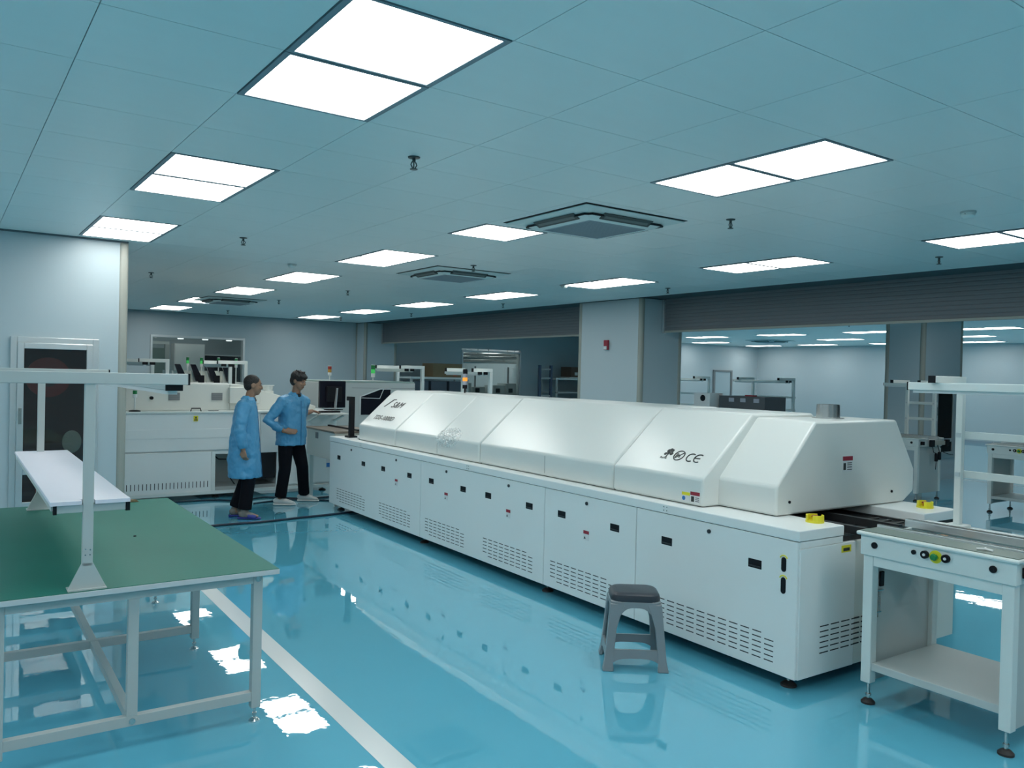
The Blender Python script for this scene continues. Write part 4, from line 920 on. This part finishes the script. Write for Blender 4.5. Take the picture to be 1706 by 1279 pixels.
cable('floor_cable', [(3.3, 10.3), (3.7, 10.42), (4.0, 10.32), (4.25, 10.12), (4.5, 10.2)], 0.009, 'thin black cable looping beside the white shoes')

# ------------------------------------------------------------------ people
def ring(c, d, rx, ry, side, n=16, sq=2.0):
    """elliptical ring at c, normal d; rx along 'side' axis, ry along d x side"""
    c, d = Vector(c), Vector(d).normalized(); s = Vector(side); s = (s-d*s.dot(d)).normalized(); q = d.cross(s)
    out = []
    for k in range(n):
        a = 2*pi*k/n; ca, sa = cos(a), sin(a)
        ca = math.copysign(abs(ca)**(2/sq), ca); sa = math.copysign(abs(sa)**(2/sq), sa)
        out.append(c+s*rx*ca+q*ry*sa)
    return out
def limb(mb, pts, radii, side=(0, 1, 0), n=14, sq=2.0):
    pts = [Vector(p) for p in pts]; rings = []
    for i, p in enumerate(pts):
        d = pts[min(i+1, len(pts)-1)]-pts[max(i-1, 0)]
        r = radii[i]; r = r if isinstance(r, tuple) else (r, r)
        rings.append(ring(p, d, r[0], r[1], side, n, sq))
    return mb.loft(rings)
def finish(mb, name, m, parent, vox, smooth=2):
    o = mb.build(name, m, parent)
    r = o.modifiers.new('remesh', 'REMESH'); r.mode = 'VOXEL'; r.voxel_size = vox; r.use_smooth_shade = True
    if smooth: s = o.modifiers.new('smooth', 'SMOOTH'); s.factor = 0.5; s.iterations = smooth
    return o
def lerp(a, b, t): return Vector(a)+(Vector(b)-Vector(a))*t
def head_mesh(mb, c, yawh, pitchh=0, s=1.0):
    """head with skull, jaw, nose, lips, brow, ears; c = centre of the skull, faces +x turned by yawh"""
    R = Matrix.Translation(c) @ Matrix.Rotation(yawh, 4, 'Z') @ Matrix.Rotation(pitchh, 4, 'Y') @ Matrix.Scale(s, 4)
    t = MB()
    t.ell((-0.012, 0, 0.025), (0.096, 0.076, 0.092), 18, 12); t.ell((0.03, 0, -0.028), (0.062, 0.062, 0.075), 16, 10)
    t.ell((0.045, 0, -0.082), (0.038, 0.036, 0.026), 14, 8)
    t.loft([ring((0.080, 0, 0.022), (0, 0, -1), 0.009, 0.007, (0, 1, 0), 8), ring((0.098, 0, -0.008), (0, 0, -1), 0.012, 0.012, (0, 1, 0), 8), ring((0.100, 0, -0.026), (0, 0, -1), 0.018, 0.014, (0, 1, 0), 8), ring((0.088, 0, -0.034), (0, 0, -1), 0.014, 0.010, (0, 1, 0), 8)])
    t.ell((0.083, 0, -0.053), (0.012, 0.023, 0.006), 10, 6); t.ell((0.081, 0, -0.065), (0.012, 0.020, 0.007), 10, 6)
    t.ell((0.076, 0, 0.034), (0.014, 0.048, 0.010), 12, 6)
    for sg in (-1, 1):
        t.ell((-0.004, sg*0.079, -0.004), (0.020, 0.009, 0.031), 12, 8); t.ell((0.066, sg*0.038, -0.02), (0.018, 0.018, 0.016), 8, 6)
    mb.add([R @ Vector(v) for v in t.v], t.f); return R
def hand(mb, wrist, d, palm_n, s=1.0, curl=0.5, thumb_side=1):
    """wrist point, direction of the hand, palm normal (curl side)"""
    w0 = Vector(wrist); d = Vector(d).normalized(); pn = Vector(palm_n); pn = (pn-d*pn.dot(d)).normalized(); sd_ = d.cross(pn)*thumb_side
    limb(mb, [w0-d*0.03, w0+d*0.01, w0+d*0.05*s, w0+d*0.088*s], [(0.024, 0.019), (0.027, 0.018), (0.041, 0.016), (0.038, 0.013)], side=sd_, n=12)
    for k, (off, ln) in enumerate(((0.029, 0.070), (0.0105, 0.078), (-0.009, 0.072), (-0.027, 0.056))):
        b = w0+d*0.083*s+sd_*off*s; pts = [b-d*0.02]; dd = d.copy(); a = 0
        for j in range(3):
            a = curl*(0.5+0.45*j); dd = (d*cos(a)+pn*sin(a)); pts.append(pts[-1]+dd*ln*s*(0.02/ln+0.40 if j == 0 else 0.32))
        limb(mb, pts, [0.0088*s, 0.0085*s, 0.0080*s, 0.0066*s], side=sd_, n=8)
    b = w0+d*0.028*s+sd_*0.03*s
    limb(mb, [w0+d*0.018*s+sd_*0.012, b, b+(d*0.7+sd_*0.6+pn*0.3).normalized()*0.038*s, b+(d*0.9+sd_*0.35+pn*0.55).normalized()*0.066*s], [0.014*s, 0.0115*s, 0.0095*s, 0.0075*s], side=sd_, n=8)
def person(loc, rz, H, label, J, coat_len, headyaw, headpitch, hair, shoes, armr, arml, sleeve_l=1.0, stoop=0.0, open_collar=True, belly=0.0):
    """J: joints in local metres (x forward, y left)"""
    t = thing('person', label, 'person', loc, rz)
    hp, sh_z, neck, hc = J['hip'], J['shz'], J['neck'], J['head']
    sx = J['shx']
    b = MB()
    limb(b, [(hp[0], 0, hp[2]-0.10), (hp[0], 0, hp[2]), (lerp((hp[0], 0, hp[2]), (sx, 0, sh_z), .35)), lerp((hp[0], 0, hp[2]), (sx, 0, sh_z), .75), (sx, 0, sh_z), (neck[0], 0, neck[2]-0.02)], [(0.14, 0.10), (0.155, 0.11), (0.135, 0.10), (0.16, 0.11), (0.13, 0.085), (0.06, 0.058)], side=(0, 1, 0))
    limb(b, [(neck[0]-0.01, 0, neck[2]-0.06), (neck[0], 0, neck[2]), (hc[0]-0.012, 0, hc[2]-0.05)], [0.062, 0.053, 0.055])
    R = head_mesh(b, hc, headyaw, headpitch)
    for s_, leg in ((-1, J['legr']), (1, J['legl'])):
        h_, k_, a_ = leg
        limb(b, [h_, lerp(h_, k_, .5), k_, lerp(k_, a_, .35), a_, Vector(a_)-Vector((0, 0, 0.05))], [0.085, 0.072, 0.055, 0.052, 0.036, 0.036])
    for arm in (armr, arml):
        s0, e0, w0 = arm['s'], arm['e'], arm['w']
        limb(b, [lerp((sx, 0, sh_z), s0, .6), s0, lerp(s0, e0, .5), e0, lerp(e0, w0, .35), w0], [0.06, 0.055, 0.045, 0.038, 0.038, 0.025])
        hand(b, w0, arm['hd'], arm['pn'], 1.0, arm.get('curl', .5), arm.get('ts', 1))
    for s_, ft in ((-1, J['footr']), (1, J['footl'])):
        a_, ang = ft; dx = Vector((cos(ang), sin(ang), 0))
        limb(b, [Vector((a_[0], a_[1], 0.052))-dx*0.045, Vector((a_[0], a_[1], 0.055)), Vector((a_[0], a_[1], 0.045))+dx*0.08, Vector((a_[0], a_[1], 0.033))+dx*0.155], [(0.028, 0.03), (0.034, 0.04), (0.040, 0.026), (0.03, 0.014)], side=(-dx.y, dx.x, 0))
    body = finish(b, 'body', SKIN, t, 0.0075, 1)
    # trousers
    p = MB()
    for leg in (J['legr'], J['legl']):
        h_, k_, a_ = leg; q = lerp(k_, a_, 0.97)
        limb(p, [Vector(h_)+Vector((0, 0, 0.06)), h_, lerp(h_, k_, .5), k_, lerp(k_, a_, .5), q], [(0.09, 0.105), (0.092, 0.105), (0.085, 0.095), (0.074, 0.080), (0.070, 0.075), (0.068, 0.078)], side=(0, 1, 0))
    limb(p, [(hp[0], 0, hp[2]-0.14), (hp[0], 0, hp[2]-0.05), (hp[0], 0, hp[2]+0.08)], [(0.13, 0.10), (0.165, 0.12), (0.155, 0.115)], side=(0, 1, 0))
    finish(p, 'trousers', PANTS, t, 0.012, 2)
    # coat or jacket
    c = MB(); zt = sh_z; zb = coat_len
    bw = J.get('hemw', (0.20, 0.15)); cx_ = lambda z: hp[0]+(sx-hp[0])*max(0, min(1, (z-hp[2])/(zt-hp[2])))
    levels = [zb, zb+(hp[2]-zb)*0.5 if zb < hp[2]-.15 else zb+0.04, hp[2]+0.06, (hp[2]+zt)/2, zt-0.12, zt-0.02, zt+0.035, neck[2]-0.005]
    rads = [bw, (bw[0]*0.99, bw[1]*0.99), (0.192, 0.150+belly), (0.178, 0.135+belly*0.7), (0.195, 0.130), (0.185, 0.115), (0.125, 0.09), (0.070, 0.070)]
    if levels[1] >= levels[2]: levels[1] = (zb+levels[2])/2
    pts = [(J.get('hemx', hp[0]) if i == 0 else cx_(z), 0, z) for i, z in enumerate(levels)]; pts[-1] = (neck[0], 0, levels[-1]); pts[-2] = ((sx+neck[0])/2, 0, levels[-2])
    c.loft([ring(p_, (0, 0, 1), r_[0], r_[1], (0, 1, 0), 28, 2.3) for p_, r_ in zip(pts, rads)])
    for arm, sl in ((armr, arm_len(armr)), (arml, arm_len(arml))):
        s0, e0, w0 = arm['s'], arm['e'], arm['w']; cuff = lerp(e0, w0, arm.get('cuff', 0.9))
        if arm.get('cuff', 0.9) > 0:
            limb(c, [lerp((sx, 0, sh_z), s0, .55), s0, lerp(s0, e0, .5), e0, lerp(e0, w0, arm.get('cuff', .9)*0.5), lerp(e0, w0, arm.get('cuff', .9)*0.9), cuff], [(0.085, 0.08), 0.079, 0.070, 0.066, 0.062, 0.052, 0.044], side=(1, 0, 0))
        else:
            limb(c, [lerp((sx, 0, sh_z), s0, .55), s0, lerp(s0, e0, .5), lerp(s0, e0, 1.0)], [(0.085, 0.08), 0.078, 0.074, 0.078], side=(1, 0, 0))
    co = finish(c, 'coat', COAT, t, 0.010, 2)
    tx = bpy.data.textures.get('wrinkles') or bpy.data.textures.new('wrinkles', 'CLOUDS'); tx.noise_scale = 0.075; tx.noise_depth = 3
    dm = co.modifiers.new('wrinkles', 'DISPLACE'); dm.texture = tx; dm.strength = 0.030; dm.mid_level = 0.5; dm.texture_coords = 'LOCAL'
    # collar: two lapels and a stand around the neck
    cl = MB(); n = 20; rr = []
    for k in range(n+1):
        a = radians(38)+(2*pi-radians(76))*k/n
        ca, sa = cos(a), sin(a); dz = 0.02 if abs(a-pi) < 1.6 else -0.025
        fx = neck[0]; z0 = neck[2]
        rr.append([(fx+0.062*ca, 0.062*sa, z0+0.022+dz*0.3), (fx+0.066*ca, 0.066*sa, z0+0.026+dz*0.3), (fx+0.098*ca, 0.098*sa, z0-0.022+dz), (fx+0.094*ca, 0.094*sa, z0-0.028+dz)])
    cl.loft(rr).build('collar', COAT, t, smooth='auto')
    pk = MB().tube([(pts[i][0]+rads[i][1]+0.004, 0.012, levels[i]) for i in range(0, 6)], 0.004, 6); pk.build('button_placket', mat('seam_blue', (0.035, 0.16, 0.33), 0.6), t)
    MB().ell((neck[0]+0.035, 0, neck[2]-0.02), (0.045, 0.05, 0.03)).build('undershirt', TEE, t, smooth=True)
    # hair
    h = MB()
    if hair == 'short':
        h.ell((-0.020, 0, 0.040), (0.095, 0.081, 0.084), 20, 12); h.ell((-0.045, 0, 0.0), (0.062, 0.075, 0.07), 18, 10)
    else:
        h.ell((-0.016, 0, 0.048), (0.104, 0.088, 0.088), 20, 12); h.ell((-0.045, 0, 0.0), (0.068, 0.083, 0.08), 18, 10); h.ell((0.052, 0, 0.070), (0.052, 0.068, 0.034), 16, 8)
        random.seed(5)
        for k in range(46):
            a = random.uniform(0, 2*pi); rr_ = random.uniform(0.2, 1)**.5
            p0 = Vector((-0.012+0.085*rr_*cos(a), 0.07*rr_*sin(a), 0.048+0.085*(1-rr_*rr_*0.85)**.5)); dd = Vector((cos(a)*0.6+0.5, sin(a)*0.6, 0.35 if rr_ < .6 else -0.5)).normalized()
            limb(h, [p0-dd*0.01, p0+dd*0.018, p0+dd*0.035+Vector((0, 0, -0.004))], [0.010, 0.008, 0.003], n=6)
    hm = MB(); hm.add([R @ Vector(v) for v in h.v], h.f); finish(hm, 'hair', HAIR, t, 0.0065, 1)
    for sg in (-1, 1):
        e = MB(); e.ell((0.0815, sg*0.030, 0.012), (0.006, 0.013, 0.0055), 10, 6); m_ = MB(); m_.add([R @ Vector(v) for v in e.v], e.f); eo = m_.build('eye', mat('eye_white', (0.30, 0.28, 0.26), 0.3), t, smooth=True)
        e = MB(); e.ell((0.0865, sg*0.030, 0.012), (0.003, 0.0055, 0.0048), 10, 6); m_ = MB(); m_.add([R @ Vector(v) for v in e.v], e.f); m_.build('iris', INK, eo, smooth=True)
        e = MB().tube([(0.0835, sg*0.016, 0.031), (0.0865, sg*0.030, 0.036), (0.078, sg*0.046, 0.032)], 0.0032, 6); m_ = MB(); m_.add([R @ Vector(v) for v in e.v], e.f); m_.build('eyebrow', HAIR, t)
    e = MB().tube([(0.089, -0.019, -0.0595), (0.0945, 0, -0.0585), (0.089, 0.019, -0.0595)], 0.0018, 6); m_ = MB(); m_.add([R @ Vector(v) for v in e.v], e.f); m_.build('mouth_line', mat('lip_dark', (0.12, 0.05, 0.04), 0.6), t)
    # footwear
    for ft in (J['footr'], J['footl']):
        a_, ang = ft; dx = Vector((cos(ang), sin(ang), 0)); sdv = (-dx.y, dx.x, 0); o_ = Vector((a_[0], a_[1], 0))
        if shoes == 'slipper':
            sl_ = MB(); limb(sl_, [o_-dx*0.075+Vector((0, 0, .0125)), o_-dx*0.06+Vector((0, 0, .0125)), o_+dx*0.05+Vector((0, 0, .0125)), o_+dx*0.13+Vector((0, 0, .0125)), o_+dx*0.185+Vector((0, 0, .0125))], [(0.018, 0.010), (0.036, 0.0125), (0.040, 0.0125), (0.048, 0.0125), (0.02, 0.010)], side=sdv, n=12)
            sl_ = sl_.build('slipper', SLIP, t, smooth='auto')
            up = MB(); limb(up, [o_+dx*0.045+Vector((0, 0, .036)), o_+dx*0.09+Vector((0, 0, .032)), o_+dx*0.14+Vector((0, 0, .026))], [(0.050, 0.038), (0.052, 0.032), (0.050, 0.022)], side=sdv, n=14); up.build('slipper_strap', SLIP, sl_, smooth='auto')
            sk = MB(); limb(sk, [Vector((a_[0], a_[1], 0.16)), Vector((a_[0], a_[1], 0.08)), o_-dx*0.035+Vector((0, 0, .05)), o_-dx*0.045+Vector((0, 0, .034))], [0.044, 0.046, 0.044, 0.03], side=sdv, n=12); limb(sk, [o_-dx*0.055+Vector((0, 0, .05)), o_+Vector((0, 0, .055)), o_+dx*0.08+Vector((0, 0, .045)), o_+dx*0.15+Vector((0, 0, .032))], [(0.028, 0.028), (0.038, 0.038), (0.043, 0.028), (0.03, 0.012)], side=sdv, n=12); finish(sk, 'sock', SOCK, t, 0.009, 1)
        else:
            so = MB(); limb(so, [o_-dx*0.085+Vector((0, 0, .012)), o_-dx*0.07+Vector((0, 0, .012)), o_+dx*0.05+Vector((0, 0, .012)), o_+dx*0.13+Vector((0, 0, .012)), o_+dx*0.195+Vector((0, 0, .013))], [(0.02, 0.010), (0.038, 0.012), (0.040, 0.012), (0.048, 0.012), (0.022, 0.010)], side=sdv, n=12); so = so.build('sole', mat('sole_white', (0.75, 0.75, 0.73), 0.5), t, smooth='auto')
            so.name = 'shoe_sole'
            up = MB(); limb(up, [o_-dx*0.082+Vector((0, 0, .045)), o_-dx*0.05+Vector((0, 0, .055)), o_+Vector((0, 0, .058)), o_+dx*0.07+Vector((0, 0, .050)), o_+dx*0.14+Vector((0, 0, .036)), o_+dx*0.185+Vector((0, 0, .028))], [(0.022, 0.028), (0.037, 0.042), (0.042, 0.044), (0.044, 0.036), (0.043, 0.024), (0.022, 0.014)], side=sdv, n=14); finish(up, 'shoe_upper', SHOEW, t, 0.009, 1)
    return t
def arm_len(a): return (Vector(a['s'])-Vector(a['e'])).length
RZ_L = radians(-20)
person((2.90, 9.42, 0), RZ_L, 1.63, 'person in a knee length blue work coat, dark trousers and blue slippers, looking right',
       dict(hip=(0, 0, 0.86), shz=1.31, shx=0.01, neck=(0.045, 0, 1.375), head=(0.085, 0, 1.525), hemw=(0.192, 0.185), hemx=0.015,
            legr=((0.0, -0.085, 0.82), (0.06, -0.095, 0.46), (0.02, -0.09, 0.10)), legl=((0.0, 0.085, 0.82), (0.03, 0.09, 0.46), (-0.09, 0.09, 0.10)),
            footr=((0.02, -0.09), radians(-12)), footl=((-0.09, 0.10), radians(15))),
       0.47, radians(6), radians(6), 'short', 'slipper',
       dict(s=(0.0, -0.175, 1.29), e=(-0.04, -0.235, 1.02), w=(0.0, -0.225, 0.80), hd=(0.12, 0.02, -1), pn=(0.6, 1, 0), curl=1.1, ts=-1, cuff=0.92),
       dict(s=(0.0, 0.175, 1.29), e=(-0.03, 0.235, 1.02), w=(0.04, 0.225, 0.80), hd=(0.12, -0.02, -1), pn=(0.6, -1, 0), curl=0.9, ts=1, cuff=0.92), belly=0.01)
PR = Vector((3.72, 10.12, 0)); RZ_R = radians(-66)
def loc_r(x, y, z):
    q = Matrix.Rotation(-RZ_R, 3, 'Z') @ (Vector((x, y, z))-PR); return (q.x, q.y, q.z)
pt = person(PR, RZ_R, 1.70, 'person in short blue work jacket, black trousers and white shoes, right hand on hip',
       dict(hip=(-0.02, 0, 0.90), shz=1.345, shx=0.02, neck=(0.05, 0, 1.41), head=(0.095, 0, 1.575), hemw=(0.198, 0.165),
            legr=((-0.02, -0.085, 0.84), (0.02, -0.13, 0.46), (-0.02, -0.16, 0.09)), legl=((-0.02, 0.085, 0.84), (0.05, 0.14, 0.47), (-0.03, 0.26, 0.09)),
            footr=((-0.02, -0.16), radians(38)), footl=((-0.03, 0.26), radians(34))),
       0.76, radians(14), radians(16), 'full', 'shoe',
       dict(s=(0.01, -0.175, 1.315), e=(-0.09, -0.325, 1.07), w=(0.075, -0.20, 0.945), hd=(0.62, 0.70, -0.05), pn=(0.2, 1, -0.2), curl=0.18, ts=1, cuff=0.86),
       dict(s=(0.03, 0.175, 1.315), e=loc_r(3.94, 10.38, 1.13), w=loc_r(4.15, 10.54, 1.165), hd=(Matrix.Rotation(-RZ_R, 3, 'Z') @ Vector((0.82, 0.55, -0.12))), pn=(0, 0, -1), curl=0.25, ts=-1, cuff=-1), belly=0.01)

# parent the meaning, not the geometry: nothing else to do
for o in list(bpy.data.objects):
    if o.name.startswith('sole'): o.name = 'shoe_sole'
